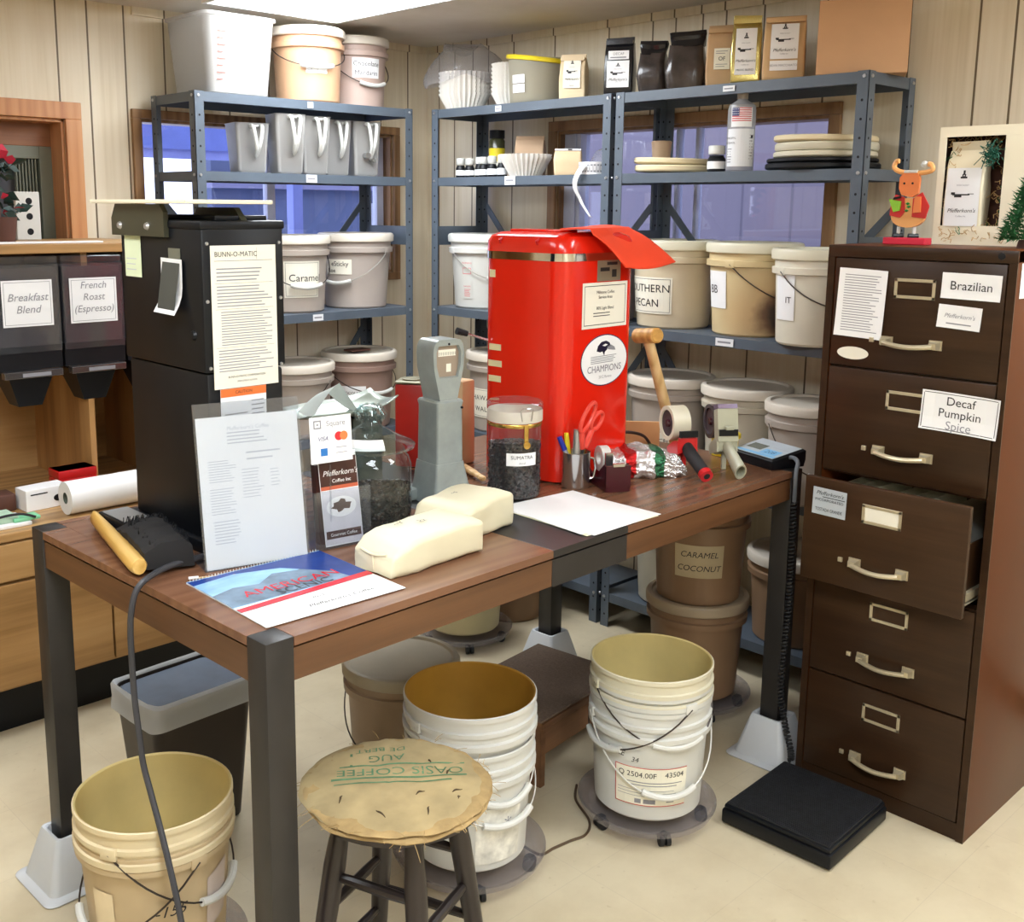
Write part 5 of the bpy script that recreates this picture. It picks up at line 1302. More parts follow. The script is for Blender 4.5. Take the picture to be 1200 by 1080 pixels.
standing_bag('shiny gold foil coffee bag between two kraft bags', (3.150, 2.035), R(-62), .095, .075, .215, m_goldf, .022, (.066, .145, .098, L3, B3, m_paper), 'coffee bags along the shelf tops', seed=9, amp=.005)
L4, B4 = logo(.082, .125, None)
kb2 = standing_bag('largest kraft coffee bag with a white label, beside the cardboard box', (3.165, 1.905), R(-62), .128, .08, .200, mat('warm_kraft', (206, 170, 124), .65, var=.06), .016, (.084, .108, .118, L4, B4, m_paper), 'coffee bags along the shelf tops', seed=12)
q = sheet(.084, .030, [('BEAN MACCHIATO', .0095, 0, 0, dict(m=2))]); q.xf(lambda co: (co.x, -.0445 - co.z, .044 + co.y)); q.build('label', [m_paper, m_ink, m_grey], kb2, smooth=0)
cbx = thing('cardboard_box', 'plain brown cardboard box on the end of the top shelf near the filing cabinet', 'box', (3.225, 1.675, ZT), R(-62))
b = B(); b.box(-.130, -.09, 0, .130, .09, .215, 0, .002); b.build('box', m_card, cbx, smooth=0)
b = B(); b.box(-.131, -.002, .2152, .131, .022, .2157); b.build('tape', mat('packing_tape', (176, 134, 92), .25), cbx, smooth=0)
# top of wall behind: a small framed strip seen behind the black bag
# ---------------------------------------------------------------- corner unit, second shelf
def bottle(label, c, zb, r, h, m_b, m_cap, grp=None, capk=.42, lab=True):
    root = thing('supplement_bottle', label, 'bottle', (c[0], c[1], zb), 0, grp)
    b = B(); hb = h * (1 - capk)
    b.lathe([(0, 0), (r * .9, 0), (r, .003), (r, hb - .008), (r * .8, hb), (r * .8, hb + .004)], n=24, m=0)
    if lab: b.lathe([(r + .0006, .009), (r + .0006, hb - .016)], n=24, m=1)
    b.build('bottle', [m_b, m_paper], root)
    b = B(); b.lathe([(r * .86, hb + .007), (r * .92, hb + .009), (r * .92, h - .003), (r * .86, h), (0, h)], n=24); b.build('cap', m_cap, root)
for i, (y, x, h) in enumerate(((3.405, 3.150, .080), (3.360, 3.160, .078), (3.325, 3.185, .084), (3.275, 3.160, .082), (3.215, 3.150, .084), (3.172, 3.165, .088))):
    bottle('small black bottle with a white cap and label, ' + ('at the corner end of its row', 'second from the corner post', 'set back third in its row', 'fourth from the corner post', 'fifth from the corner post', 'beside the white fluted filters')[i], (x, y), Z2, .0205, h, m_blk, m_white, 'small black bottles with white caps')
sj = thing('spice_jar', 'tall dark jar with a yellow label behind the small black bottles', 'jar', (3.305, 3.345, Z2))
b = B(); b.lathe([(0, 0), (.032, 0), (.034, .004), (.034, .155), (.028, .165)], n=28); b.build('jar', mat('dark_olive_glass', (70, 72, 50), .2), sj)
b = B(); b.lathe([(.0346, .07), (.0346, .125)], n=28, m=0); b.lathe([(.0346, .025), (.0346, .07)], n=28, m=1); b.build('label', [m_yellow, m_paperc], sj)
b = B(); b.lathe([(.030, .165), (.033, .167), (.033, .20), (0, .201)], n=28); b.build('cap', m_blk, sj)
standing_bag('brown paper bag standing behind the white fluted filters', (3.28, 3.125), R(-62), .125, .05, .165, mat('brown_bag', (178, 148, 118), .7, var=.08), .02, None, None, zb=Z2, name='paper_bag', tie=False)
filters('white fluted coffee filters sitting at the front of the second corner shelf', (3.160, 3.035), Z2, 2, .062, .100, .075, None, .010)
pb_ = standing_bag('short folded kraft bag between the fluted filters and the label roll', (3.165, 2.815), R(-50), .105, .07, .100, mat('light_kraft', (214, 186, 148), .65, var=.08), .01, None, None, zb=Z2, name='paper_bag', tie=False, amp=.006)
b = B(); b.box(-.05, -.012, .092, .05, .022, .100, 0, .002); b.box(.0, -.0125, .094, .016, -.0119, .099, 1); b.build('folded_top', [m_ltag, m_ink], pb_, smooth=0)
b = B(); b.loft([[(3.20 + .03 * u + (.05 * (1 - u) + .028 * u) * math.cos(a), 2.70 - .03 * u + (.07 * (1 - .3 * u)) * math.sin(a), Z2 + .002 + .105 * u + .02 * u * math.sin(a + 2.5)) for a in [k * math.pi / 8 for k in range(16)]] for u in [j / 6 for j in range(7)]]); b.jitter(.012, 25)
b.xf(lambda co: (co.x, co.y, max(Z2, co.z))); tag(b.build('plastic_bag', m_poly, smooth=20), 'crumpled clear plastic bag behind the label roll', 'plastic bag')
lr = thing('label_roll', 'roll of printed white labels with a strip hanging over the shelf edge', 'label roll', (3.145, 2.665, Z2), 0)
b = B(); b.lathe([(.022, 0), (.058, 0), (.058, .045), (.022, .045), (.022, 0)], n=44); b.build('roll', m_paper, lr)
b = B()
for k in range(9):
    a = R(150 + 12 * k)
    M = Matrix.Rotation(a, 4, 'Z'); b.box(.0582, -.0045, .008, .0588, .0045, .036, 0, M=M); b.box(.0586, -.003, .014, .0592, .003, .03, 1, M=M)
b.build('printed_marks', [m_grey, m_paper], lr, smooth=0)
b = B(); b.grid(lambda u, v: (-.066 - .018 * math.sin(math.pi * min(1, u * 1.6)) + .01 * u, .010 + .045 * math.sin(math.pi * u) - .03 * u - .015 + .030 * (v - .5) * (1 - u * .7), .034 - .19 * u), 18, 2); o = b.build('strip', m_paper, lr, smooth=60); md = o.modifiers.new('thick', 'SOLIDIFY'); md.thickness = .0006
# right unit, second shelf
m_lidtan = mat('aged_ivory_lid', (222, 206, 168), .5, var=.07)
def disc(label, c, z, r, h, m, grp, tilt=(0, 0), name='round_cover', cat='lid'):
    b = B(); b.lathe([(0, 0), (r - .012, 0), (r - .004, .002), (r, h * .3), (r, h * .8), (r - .004, h), (r - .014, h), (r - .018, h * .6), (0, h * .6)], n=52)
    o = b.build(name, m); o.location = (c[0], c[1], z); o.rotation_euler = (R(tilt[0]), R(tilt[1]), 0); tag(o, label, cat, grp)
disc('aged ivory bucket lid lying flat on the shelf beside a white-capped bottle', (3.245, 2.35), Z2 + .004, .160, .024, m_lidtan, 'spare lids on the right shelving', (1.0, 0))
disc('slightly smaller ivory lid stacked on the one beside the white-capped bottle', (3.245, 2.36), Z2 + .031, .156, .022, m_lidtan, 'spare lids on the right shelving', (2, 0))
disc('black round lid at the bottom of the stack nearest the filing cabinet', (3.245, 1.795), Z2 + .002, .178, .020, m_blk, 'spare lids on the right shelving')
disc('second black round lid, just under the cream lids near the filing cabinet', (3.242, 1.795), Z2 + .023, .172, .014, m_blk, 'spare lids on the right shelving')
disc('cream lid lying directly on the two black lids', (3.240, 1.785), Z2 + .038, .160, .020, m_cream, 'spare lids on the right shelving')
disc('thick cream lid in the middle of the stack near the filing cabinet', (3.242, 1.782), Z2 + .059, .160, .026, m_cream, 'spare lids on the right shelving')
disc('topmost ivory lid of the stack near the filing cabinet', (3.238, 1.785), Z2 + .087, .160, .020, m_lidtan, 'spare lids on the right shelving', (1.2, 0))
bottle('white capped black bottle in front of the ivory lids, left of the flag bottle', (3.125, 2.115), Z2, .030, .085, m_blk, m_white, None)
ab = thing('spirit_bottle', 'clear plastic bottle with an American flag label and an upright spout', 'bottle', (3.140, 2.035, Z2))
b = B(); b.lathe([(0, 0), (.042, 0), (.045, .004), (.045, .195), (.042, .212), (.020, .226), (.016, .230), (.016, .236)], n=36); b.build('bottle', glass('cloudy_bottle', (225, 228, 230), .2, .5, (214, 214, 214)), ab)
b = B(); b.lathe([(.018, .232), (.018, .250), (.010, .252), (.008, .268), (0, .269)], n=20); b.build('cap', mat('greige_cap', (170, 160, 148), .4), ab)
fa = math.atan2(-2.035, -3.140)
def cylwrap(Rr, z0, a0): return lambda co: ((Rr + co.z) * math.cos(a0 + co.x / Rr), (Rr + co.z) * math.sin(a0 + co.x / Rr), z0 + co.y)
bars = [(-.033, .044 - .0066 * i - .0033, .033, .044 - .0066 * i, 1) for i in range(7)] + [(-.033, .018, -.008, .044, 2)]
q = sheet(.072, .062, (), [], nx=10)
for x0, y0, x1, y1, m in bars: q.grid(lambda u, v: (x0 + u * (x1 - x0), y0 - .014 + v * (y1 - y0), .0009 if m == 1 else .0013), 8, 1, m)
for i in range(12): q.grid(lambda u, v: (-.031 + .006 * (i % 4) + .0025 * u, .009 + .0075 * (i // 4) + .0025 * v, .0017), 1, 1, 0)
q.xf(cylwrap(.0453, .172, fa)); q.build('flag_label', [m_paper, mat('flag_red', (196, 56, 60), .5), mat('flag_blue', (52, 58, 110), .5)], ab, smooth=0)
q = sheet(.10, .12, [('ISOPROPYL', .009, -.038, .03, dict(m=1)), ('ALCOHOL', .009, -.038, .015, dict(m=1))], textbars(-.048, -.028, -.0, -.05, 6, 2, .35) + textbars(.030, .046, .045, -.04, 9, 2, .35) + [(.034, .03, .044, .04, 1)], nx=12); q.xf(cylwrap(.0453, .075, fa)); q.build('side_label', [m_ltag, m_ink, m_grey], ab, smooth=0)
b = B(); b.lathe([(0, 0), (.03, 0), (.036, .07), (.038, .088), (.035, .092), (0, .09)], n=24); o = b.build('paper_cup', mat('kraft_cup', (200, 170, 140), .6)); o.location = (3.30, 2.475, Z2 + .03); tag(o, 'tan paper cup behind the post between the two far units', 'cup')

# ---------------------------------------------------------------- on top of the filing cabinet
ZCAB = 1.5025
gb = thing('gift_box', 'cream gift box with a windowed front holding a bag of coffee', 'gift box', (2.905, 1.272, ZCAB), R(-90))
BW, BH, BD = .40, .305, .10
b = B(); fr = .018
b.box(0, 0, .0502, fr, .004, BH - .0262); b.box(.168, 0, .0502, BW, .004, BH - .0262); b.box(0, 0, BH - .026, BW, .004, BH); b.box(0, 0, 0, BW, .004, .050)
b.box(0, .004, 0, .003, BD, BH); b.box(BW - .003, .004, 0, BW, BD, BH); b.box(.003, .004, BH - .003, BW - .003, BD, BH); b.box(.003, .004, 0, BW - .003, BD, .003)
b.build('carton', m_creamcard, gb, smooth=0)
b = B(); b.box(.004, BD - .004, .0045, BW - .004, BD - .001, BH - .0045); b.box(.0045, .006, .0045, .0065, BD - .006, BH - .0045); b.box(.205, .006, .003, .2075, BD - .004, BH - .003); b.build('lining', m_darkbr, gb, smooth=0)
L5, B5 = logo(.085, .16, None)
gbag = standing_bag('glossy cream coffee bag nestled in the gift box', (2.935, 1.202), R(-90 + 2), .098, .055, .238, mat('glossy_cream_bag', (238, 226, 196), .25, var=.04), .03, (.086, .150, .094, L5, B5, m_paper), None, zb=ZCAB + .030, tie=False)
gbag.rotation_euler[0] = 0
ex = B(); g = random.Random(5)
for i in range(420):
    k = i % 4
    if k == 0: p = Vector((g.uniform(.02, .05), g.uniform(.01, .06), g.uniform(.02, .27)))
    elif k == 1: p = Vector((g.uniform(.145, .20), g.uniform(.02, .06), g.uniform(.02, .16)))
    elif k == 2: p = Vector((g.uniform(.02, .20), g.uniform(-.012, .06), g.uniform(.012, .048)))
    else: p = Vector((g.uniform(.03, .12), g.uniform(.05, .085), g.uniform(.20, .28)))
    pts = [p]
    for j in range(4): pts.append(pts[-1] + Vector((g.uniform(-.011, .011), g.uniform(-.006, .006), g.uniform(-.011, .011))))
    pts = [Vector((min(.2, max(.008, q.x)), min(.09, q.y), min(.285, max(.004, q.z)))) for q in pts]
    ex.tube(pts, .0011, 3, 0 if i % 9 else 1)
o = ex.build('wood_shavings', [m_excel, m_needle], None, smooth=0); o.location = gb.location; o.rotation_euler = gb.rotation_euler; tag(o, 'curly wood shavings packed round the bag in the gift box', 'packing shavings', kind='stuff')
ex = B()
for i in range(260):
    p = Vector((.140, -.012, .232)) + Vector((g.gauss(0, .010), g.gauss(0, .005), g.gauss(0, .013)))
    ex.tube([p, p + Vector((g.uniform(-.009, .009), g.uniform(-.006, .006), g.uniform(-.009, .009)))], .0011, 3)
for (x, z) in ((.118, .195), (.098, .205)): ex.tube([(.140, -.014, .230), ((x + .14) / 2, -.018, .225), (x, -.012, z)], .0011, 4)
o = ex.build('raffia_tuft', mat('dark_green_raffia', (16, 82, 62), .7, var=.3), None, smooth=0); o.location = gb.location; o.rotation_euler = gb.rotation_euler; tag(o, 'dark green raffia tuft tied at the top of the bag in the gift box', 'raffia tie', kind='stuff')
# painted wooden reindeer
rd = thing('reindeer_figure', 'painted wooden reindeer figure on a red base on the filing cabinet', 'figurine', (2.80, 1.292, ZCAB), R(-90))
b = B(); b.box(-.056, -.022, 0, .056, .022, .018, 0, .002); b.build('base', mat('rose_red_paint', (206, 36, 62), .4), rd, smooth=0)
b = B()
for x in (-.028, .014): b.tube([(x, 0, .018), (x + .003, 0, .026)], [.012, .009], 10, 1); b.tube([(x + .003, 0, .026), (x + .003, 0, .046)], .0045, 10, 0); b.tube([(x - .006, -.012, .022), (x + .012, .006, .022)], .007, 8, 1)
b.build('leg', [m_white, m_blk], rd)
def cut(nm, pts, y0, y1, m, parent=rd): return B().prism(pts, y0, y1, plane='xz').build(nm, m, parent, smooth=0)
m_rdb = mat('orange_tan_paint', (232, 168, 100), .5); m_rdo = mat('orange_brown_paint', (222, 122, 62), .5)
cut('body', [(-.046 + .09 * (1 + math.cos(a)) / 2, .072 + .028 * math.sin(a)) for a in [math.pi + k * math.pi / 12 for k in range(13)]] + [(.040, .11), (-.040, .11)], -.006, .006, m_rdb)
cut('coat', [(-.048, .075), (-.020, .070), (-.006, .085), (-.010, .122), (-.035, .13), (-.046, .11)], -.010, -.006, mat('coat_red', (200, 40, 34), .5)); cut('coat', [(.048, .068), (.012, .072), (.012, .12), (.035, .135), (.056, .10)], -.010, -.006, mat('coat_red', (200, 40, 34), .5))
cut('waistcoat', [(-.010, .075), (.014, .075), (.014, .12), (-.010, .12)], -.0095, -.006, m_rdb)
b = B()
for x, z in ((.0, .106), (-.002, .088), (.003, .098)): b.lathe([(0, -.004), (.006, 0), (0, .004)], n=10, M=Matrix.Translation((x, -.012, z)))
b.build('button', mat('emerald_paint', (30, 150, 70), .4), rd)
cut('scarf_end', [(.016, .082), (.036, .084), (.034, .124), (.018, .124)], -.014, -.010, m_rdo)
cut('head', [(-.018, .128), (.010, .122), (.026, .132), (.028, .17), (.022, .184), (-.016, .186), (-.026, .172), (-.026, .145)], -.014, -.004, m_rdo)
b = B(); b.prism([(-.012 + .003 * math.cos(a), .158 + .003 * math.sin(a)) for a in [k * math.pi / 4 for k in range(8)]], -.0148, -.014, plane='xz'); b.prism([(.010 + .003 * math.cos(a), .158 + .003 * math.sin(a)) for a in [k * math.pi / 4 for k in range(8)]], -.0148, -.014, plane='xz'); b.build('eye', m_blk, rd, smooth=0)
b = B(); b.tube(smooth_path([(-.016, -.006, .186), (-.034, -.006, .190), (-.046, -.006, .200), (-.042, -.006, .214), (-.034, -.006, .216)]), .0065, 8); b.tube(smooth_path([(.020, -.006, .184), (.040, -.006, .186), (.056, -.006, .192), (.052, -.006, .204), (.044, -.006, .206)]), .0065, 8); b.build('antler', m_rdb, rd)
b = B(); b.box(-.016, -.016, .184, .020, -.002, .192, 0, .003); b.build('hat_brim', m_white, rd); b = B(); b.lathe([(0, -.009), (.006, -.007), (.009, 0), (.006, .007), (0, .009)], n=14, M=Matrix.Translation((.034, -.006, .206))); b.build('pompom', m_white, rd)
cut('gift', [(-.050, .118), (-.018, .112), (-.020, .088), (-.036, .084)], -.016, -.008, mat('lime_paint', (136, 190, 50), .5)); cut('gift_bow', [(-.038, .116), (-.02, .120), (-.018, .126), (-.036, .122)], -.018, -.012, m_blk)
# little wreath-tree at the right edge
wt = thing('mini_christmas_tree', 'small green artificial Christmas tree at the right edge of the cabinet top', 'christmas tree', (2.800, .985, ZCAB))
b = B(); b.tube([(0, 0, .0), (0, 0, .16)], .005, 8); b.lathe([(0, 0), (.03, 0), (.026, .02), (0, .022)], n=16); b.build('trunk', m_darkbr, wt)
b = B(); g = random.Random(9)
for i in range(2400):
    z = .022 + .155 * g.random() ** 1.3; rr = .066 * (1 - (z - .022) / .18) + .006; a = g.uniform(0, 6.283); k = g.uniform(.5, 1)
    p = Vector((rr * k * math.cos(a), rr * k * math.sin(a), z)); d = Vector((math.cos(a), math.sin(a), g.uniform(-.5, .8))) * .013 + Vector((g.uniform(-.008, .008), g.uniform(-.008, .008), g.uniform(-.008, .008)))
    q = p + d; s = d.cross(Vector((g.random(), g.random(), 1))).normalized() * .0030
    b.poly([p - s, p + s, q])
tag(b.build('foliage', m_needle, wt, smooth=0), kind='stuff')
for a, z in ((200, .06), (255, .09), (300, .05)):
    b = B(); b.lathe([(.012 * math.sin(t * math.pi / 8) + 1e-5, -.012 * math.cos(t * math.pi / 8)) for t in range(9)], n=14); o = b.build('bauble', m_berry, wt); o.location = (.058 * math.cos(R(a)), .058 * math.sin(R(a)), z)

# ---------------------------------------------------------------- floor: buckets, caddies, stool, step, bin, scale
P1 = (2.150, 1.582)
dolly(P1, 'clear rolling caddy under the white bucket with the red-edged label')
redlab = dict(phi=4, z=.098, w=.185, h=.105, paper=mat('label_cream', (236, 232, 214), .5), c4=mat('label_red_line', (200, 60, 60), .5), lines=[('Q 2504.00F', .020, -.035, .032, dict(m=1)), ('43504', .020, .058, .034, dict(m=1))],
    bars=[(-.0925, .0505, .0925, .0525, 3), (-.0925, -.0525, .0925, -.0505, 3), (-.0925, -.0525, -.0905, .0525, 3)] + textbars(-.06, .09, .016, -.0, 2, 2, .3, 3) + textbars(-.085, .07, -.006, -.03, 3, 2, .15, 4) + [(-.04, -.046, -.024, -.034, 2), (-.018, -.046, .012, -.034, 2), (.04, -.042, .06, -.037, 2)])
tare = dict(phi=-26, z=.178, w=.10, h=.03, paper=m_white, lines=[('TARE', .022, -.02, .003, dict(m=1, shear=.3)), ('34', .019, .034, -.008, dict(m=1, shear=.2))])
bucket('white bucket with a red-edged product label, lowest of the nested three near the floor scale', P1, .061, .300, .152, .138, m_white, None, m_white, bail=(22, .175), wire=m_white, labels=[redlab, tare])
bucket('white bucket with a black wire bail, middle of the nested three near the floor scale', P1, .1015, .300, .152, .133, m_white, None, m_white, bail=(-52, .125), style='nest')
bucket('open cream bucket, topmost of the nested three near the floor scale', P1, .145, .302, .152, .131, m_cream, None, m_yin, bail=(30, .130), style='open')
P2 = (1.655, 1.745)
dolly(P2, 'clear rolling caddy under the stacked buckets behind the stool', .185)
bucket('white bucket with a scuffed label, lower of the nested pair behind the stool', P2, .061, .300, .152, .138, m_white, None, m_white, bail=(38, .130), wire=m_wirew, labels=[dict(phi=30, z=.095, w=.12, h=.14, paper=mat('scuffed_label', (226, 224, 214), .6, var=.3, scale=30), lines=[('*', .05, .02, .02, dict(m=2))])])
bucket('open white bucket nested in the lower one behind the stool, golden glow painted inside', P2, .153, .305, .154, .132, m_white, None, mat('deep_gold_glow_inside', (206, 156, 62), .45, var=.15, trans=.3), bail=(40, .180), wire=m_wirew)  # golden inner colour imitates light coming through the bucket wall
P3 = (.928, 1.925)
dolly(P3, 'clear rolling caddy under the peach bucket at the left end of the table')
bucket('peach bucket marked 155, lower of the nested pair at the left end of the table', P3, .061, .285, .152, .134, m_peach, None, m_peach, bail=(-62, .150), style='nest', labels=[dict(phi=8, z=.158, w=.10, h=.045, paper=m_peach, lines=[('-155', .034, 0, 0, dict(m=1, shear=.3))]), dict(phi=-46, z=.12, w=.05, h=.16, paper=mat('faded_label', (226, 208, 172), .6)), dict(phi=52, z=.145, w=.06, h=.12, paper=mat('mauve_label', (206, 190, 180), .6), tilt=.3)])
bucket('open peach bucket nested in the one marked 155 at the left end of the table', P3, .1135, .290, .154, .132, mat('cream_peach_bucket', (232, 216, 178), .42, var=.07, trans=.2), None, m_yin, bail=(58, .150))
P4 = (1.805, 2.185)
bucket('grey-brown lidded bucket standing under the table behind the white nested pair', P4, 0, .33, .152, .134, mat('grey_brown_bucket', (164, 142, 118), .45, var=.12), mat('grey_brown_lid', (176, 164, 140), .45, var=.1), bail=(-22, .16), wire=m_wire)
P5 = (2.795, 1.888)
dolly(P5, 'clear rolling caddy under the brown Caramel Coconut stack')
bucket('brown lidded bucket on a caddy, carrying the Caramel Coconut bucket', P5, .061, .300, .150, .132, m_brn, mat('grey_brown_lid2', (166, 148, 122), .45, var=.1))
bucket('brown bucket with a Caramel Coconut card stacked on another under the table end', P5, .3755, .295, .146, .130, m_brn, mat('grey_brown_lid3', (150, 130, 106), .45, var=.1), labels=[dict(phi=0, z=.148, w=.150, h=.105, paper=mat('buff_card', (190, 172, 138), .6), lines=[('CARAMEL', .026, 0, .022, dict(m=1, shear=.2)), ('COCONUT', .026, 0, -.022, dict(m=1, shear=.2))])])
P6 = (2.60, 2.78)
dolly(P6, 'clear rolling caddy behind the carpeted step, beyond the table')
bucket('olive tinted bucket on the caddy beyond the table', P6, .061, .300, .150, .132, mat('olive_cream_bucket', (190, 180, 140), .42, var=.1), m_lidc)
P7 = (2.745, 2.545)
bucket('dark brown bucket on the floor between the table leg and the steel shelving', (2.93, 2.86), 0, .30, .150, .132, m_brn, m_lidc)

# stool
sl = thing('wooden_stool', 'dark wooden stool with a burlap-covered round seat in the foreground', 'stool', (1.178, 1.436, 0), R(20))
SH = .522
b = B(); b.lathe([(0, SH - .03), (.150, SH - .03), (.165, SH - .022), (.165, SH - .012), (0, SH - .012)], n=48); b.build('seat_board', m_stoolw, sl)
def blob(r, z0, z1, seed, amp):
    b = B(); N = 72
    rr = lambda a: r * (1 + amp * noise.noise(Vector((math.cos(a) * 2.2, math.sin(a) * 2.2, seed))) + .4 * amp * noise.noise(Vector((math.cos(a) * 7, math.sin(a) * 7, seed + 3))))
    rows = []
    for k, z in ((.0, z0), (.7, z0), (.985, z0 + .002), (1.0, (z0 + z1) / 2), (.985, z1 - .001), (.9, z1 + .001), (.6, z1 + .002), (.3, z1 + .003), (.0, z1 + .003)):
        rows.append([(max(k, .002) * rr(2 * math.pi * i / N) * math.cos(2 * math.pi * i / N), max(k, .002) * rr(2 * math.pi * i / N) * math.sin(2 * math.pi * i / N), z + (.004 * noise.noise(Vector((k * 6 * math.cos(2 * math.pi * i / N), k * 6 * math.sin(2 * math.pi * i / N), seed))))) for i in range(N)])
    return b.loft(rows)
blob(.176, SH - .012, SH - .002, 1, .05).build('under_padding', m_burlap2, sl, smooth=50)
blob(.175, SH - .001, SH + .005, 4, .05).build('folded_layer', m_burlap2, sl, smooth=50)
bt = blob(.172, SH + .006, SH + .010, 9, .06)
bt.xf(lambda co: (co.x + (.010 * .29 - .0), co.y + .016, co.z))
for v in bt.bm.verts:
    k = (v.co.x ** 2 + v.co.y ** 2) ** .5
    if k > .140: v.co.z -= .006 * (k - .140) / .03
cov = bt.build('burlap_cover', m_burlap, sl, smooth=50)
pr_ = B(); zt_ = SH + .0185
Mt = Matrix.Translation((0, 0, zt_)) @ Matrix.Rotation(R(46.7 - 90 - 20 + 180 + 6), 4, 'Z')
pr_.text('OASIS COFFEE', .036, -.005, -.032, 0, 0, M=Mt, sx=1.05); pr_.text('AUG', .034, .02, -.082, 0, 0, M=Mt); pr_.text('DE BERT', .026, .03, -.118, 0, 0, M=Mt)
for x0, y0, x1, y1 in ((-.13, -.012, .125, -.006), (-.13, -.058, .11, -.053), (-.10, .006, .12, .010), (.085, -.11, .090, -.055)): pr_.grid(lambda u, v: Mt @ Vector((x0 + u * (x1 - x0), y0 + v * (y1 - y0), 0)), 30, 1, 0)
for v in pr_.bm.verts:
    pass
cover_tree = BVHTree.FromPolygons([v.co.copy() for v in cov.data.vertices], [list(q.vertices) for q in cov.data.polygons])
def cover_z(x, y):
    hit = cover_tree.ray_cast(Vector((x, y, SH + .2)), Vector((0, 0, -1)))[0]
    return (hit.z if hit else SH + .013) + .0009
for v in pr_.bm.verts: v.co.z = cover_z(v.co.x, v.co.y)
pr_.build('green_stencil', m_green, sl, smooth=0)
b = B(); g = random.Random(12)
for (x, y, L, a) in ((-.06, -.10, .03, 20), (.02, -.115, .025, -30), (.07, -.07, .03, 10), (-.02, -.06, .022, -25), (.09, -.02, .02, 35), (-.11, -.03, .03, 60), (-.10, .06, .03, 15), (.0, -.13, .012, 0)):
    pts = [(x + L * (t - .5) * math.cos(R(a)) + .003 * math.sin(t * 5), y + L * (t - .5) * math.sin(R(a)) + .004 * math.sin(t * 3), cover_z(x, y) - .0008) for t in [k / 6 for k in range(7)]]
    b.tube(pts, [.0006, .0014, .002, .0022, .002, .0014, .0006], 5)
b.build('tear', mat('dark_tear', (74, 58, 36), .9), sl)
feet = []
for k in range(4):
    a = R(45 + 90 * k); tp_ = Vector((.105 * math.cos(a), .105 * math.sin(a), SH - .03)); ft = Vector((.185 * math.cos(a), .185 * math.sin(a), 0)); feet.append((tp_, ft))
    l = lambda t: ft.lerp(tp_, t)
    B().tube([l(0), l(.08), l(.3), l(.6), l(.78), l(.9), l(1)], [.013, .015, .0175, .020, .021, .018, .016], 14).build('leg', m_stoolw, sl)
for k in range(4):
    for hgt in ((.60, .74)[k % 2], (.34, .44)[k % 2]):
        p = feet[k][1].lerp(feet[k][0], hgt); q = feet[(k + 1) % 4][1].lerp(feet[(k + 1) % 4][0], hgt)
        B().tube([p, p.lerp(q, .3), p.lerp(q, .7), q], [.008, .0105, .0105, .008], 10).build('rung', m_stoolw, sl)
b = B(); g = random.Random(3)
for i in range(70):
    a = g.uniform(0, 6.28); z = SH + g.uniform(-.015, .014); p = Vector((.170 * math.cos(a), .170 * math.sin(a), z)); d = Vector((math.cos(a + g.uniform(-1, 1)), math.sin(a + g.uniform(-1, 1)), g.uniform(-.8, .4))) * g.uniform(.010, .03)
    b.tube([p, p + d * .5 + Vector((0, 0, .002)), p + d], .0006, 3)
tag(b.build('frayed_threads', m_burlap2, sl), kind='stuff')

# carpeted step
st_ = thing('carpeted_step', 'low wooden step stool topped with brown carpet under the table', 'step stool', (2.218, 2.035, 0), R(7))
m_stepw = wood('step_pine_dark', (92, 62, 40), (120, 84, 56), (136, 98, 68), 0, 1, .5, .03)
b = B(); b.box(-.215, -.165, .182, .215, .165, .200, 0, .002); b.build('step_board', m_stepw, st_, smooth=0)
b = B(); b.box(-.215, -.160, .200, .215, .165, .208, 0, .003); b.build('carpet', m_carpet, st_)
b = B(); b.box(-.20, -.15, 0, -.18, .15, .182); b.build('side_board', m_stepw, st_, smooth=0); b = B(); b.box(.18, -.15, 0, .20, .15, .182); b.build('side_board', m_stepw, st_, smooth=0)
b = B(); b.box(-.18, -.145, .09, .18, -.13, .165); b.build('stretcher', m_stepw, st_, smooth=0)

# trash bin with a liner
wb = thing('waste_bin', 'brown rectangular waste bin with a clear liner folded over its rim under the table', 'waste bin', (1.252, 2.395, 0), R(3))
BWX, BWY, BHZ = .145, .108, .385
def rc(kx, ky, z, r=.03, n=5):
    pts = []
    for sx, sy, a0 in ((1, 1, 0), (-1, 1, 90), (-1, -1, 180), (1, -1, 270)):
        for i in range(n + 1):
            a = R(a0 + 90 * i / n); pts.append((sx * (kx - r) + r * math.cos(a), sy * (ky - r) + r * math.sin(a), z))
    return pts
b = B(); b.loft([rc(BWX * .8, BWY * .8, 0), rc(BWX, BWY, BHZ - .01), rc(BWX + .004, BWY + .004, BHZ), rc(BWX - .004, BWY - .004, BHZ), rc(BWX * .78, BWY * .78, .006), rc(.04, .04, .006)]); b.build('bin', mat('dark_brown_bin', (50, 42, 36), .45), wb)
b = B()
b.loft([rc(BWX - .006, BWY - .006, BHZ - .02), rc(BWX - .002, BWY - .002, BHZ + .004), rc(BWX + .004, BWY + .004, BHZ + .010), rc(BWX + .010, BWY + .010, BHZ + .003), rc(BWX + .007, BWY + .007, BHZ - .03), rc(BWX + .010, BWY + .010, BHZ - .058)], cap0=False, cap1=False)
bmesh.ops.subdivide_edges(b.bm, edges=b.bm.edges[:], cuts=1); b.jitter(.006, 26)
b.build('liner', glass('pale_bin_liner', (236, 238, 240), .2, .85, (226, 230, 234)), wb, smooth=40)
b = B(); b.loft([rc(BWX - .008, BWY - .008, BHZ - .006), rc(.05, .04, BHZ - .014), rc(.012, .012, BHZ - .014, r=.008)]); b.jitter(.003, 14); b.build('liner_inside', mat('grey_liner_film', (92, 102, 116), .35, var=.25, scale=9), wb, smooth=60)

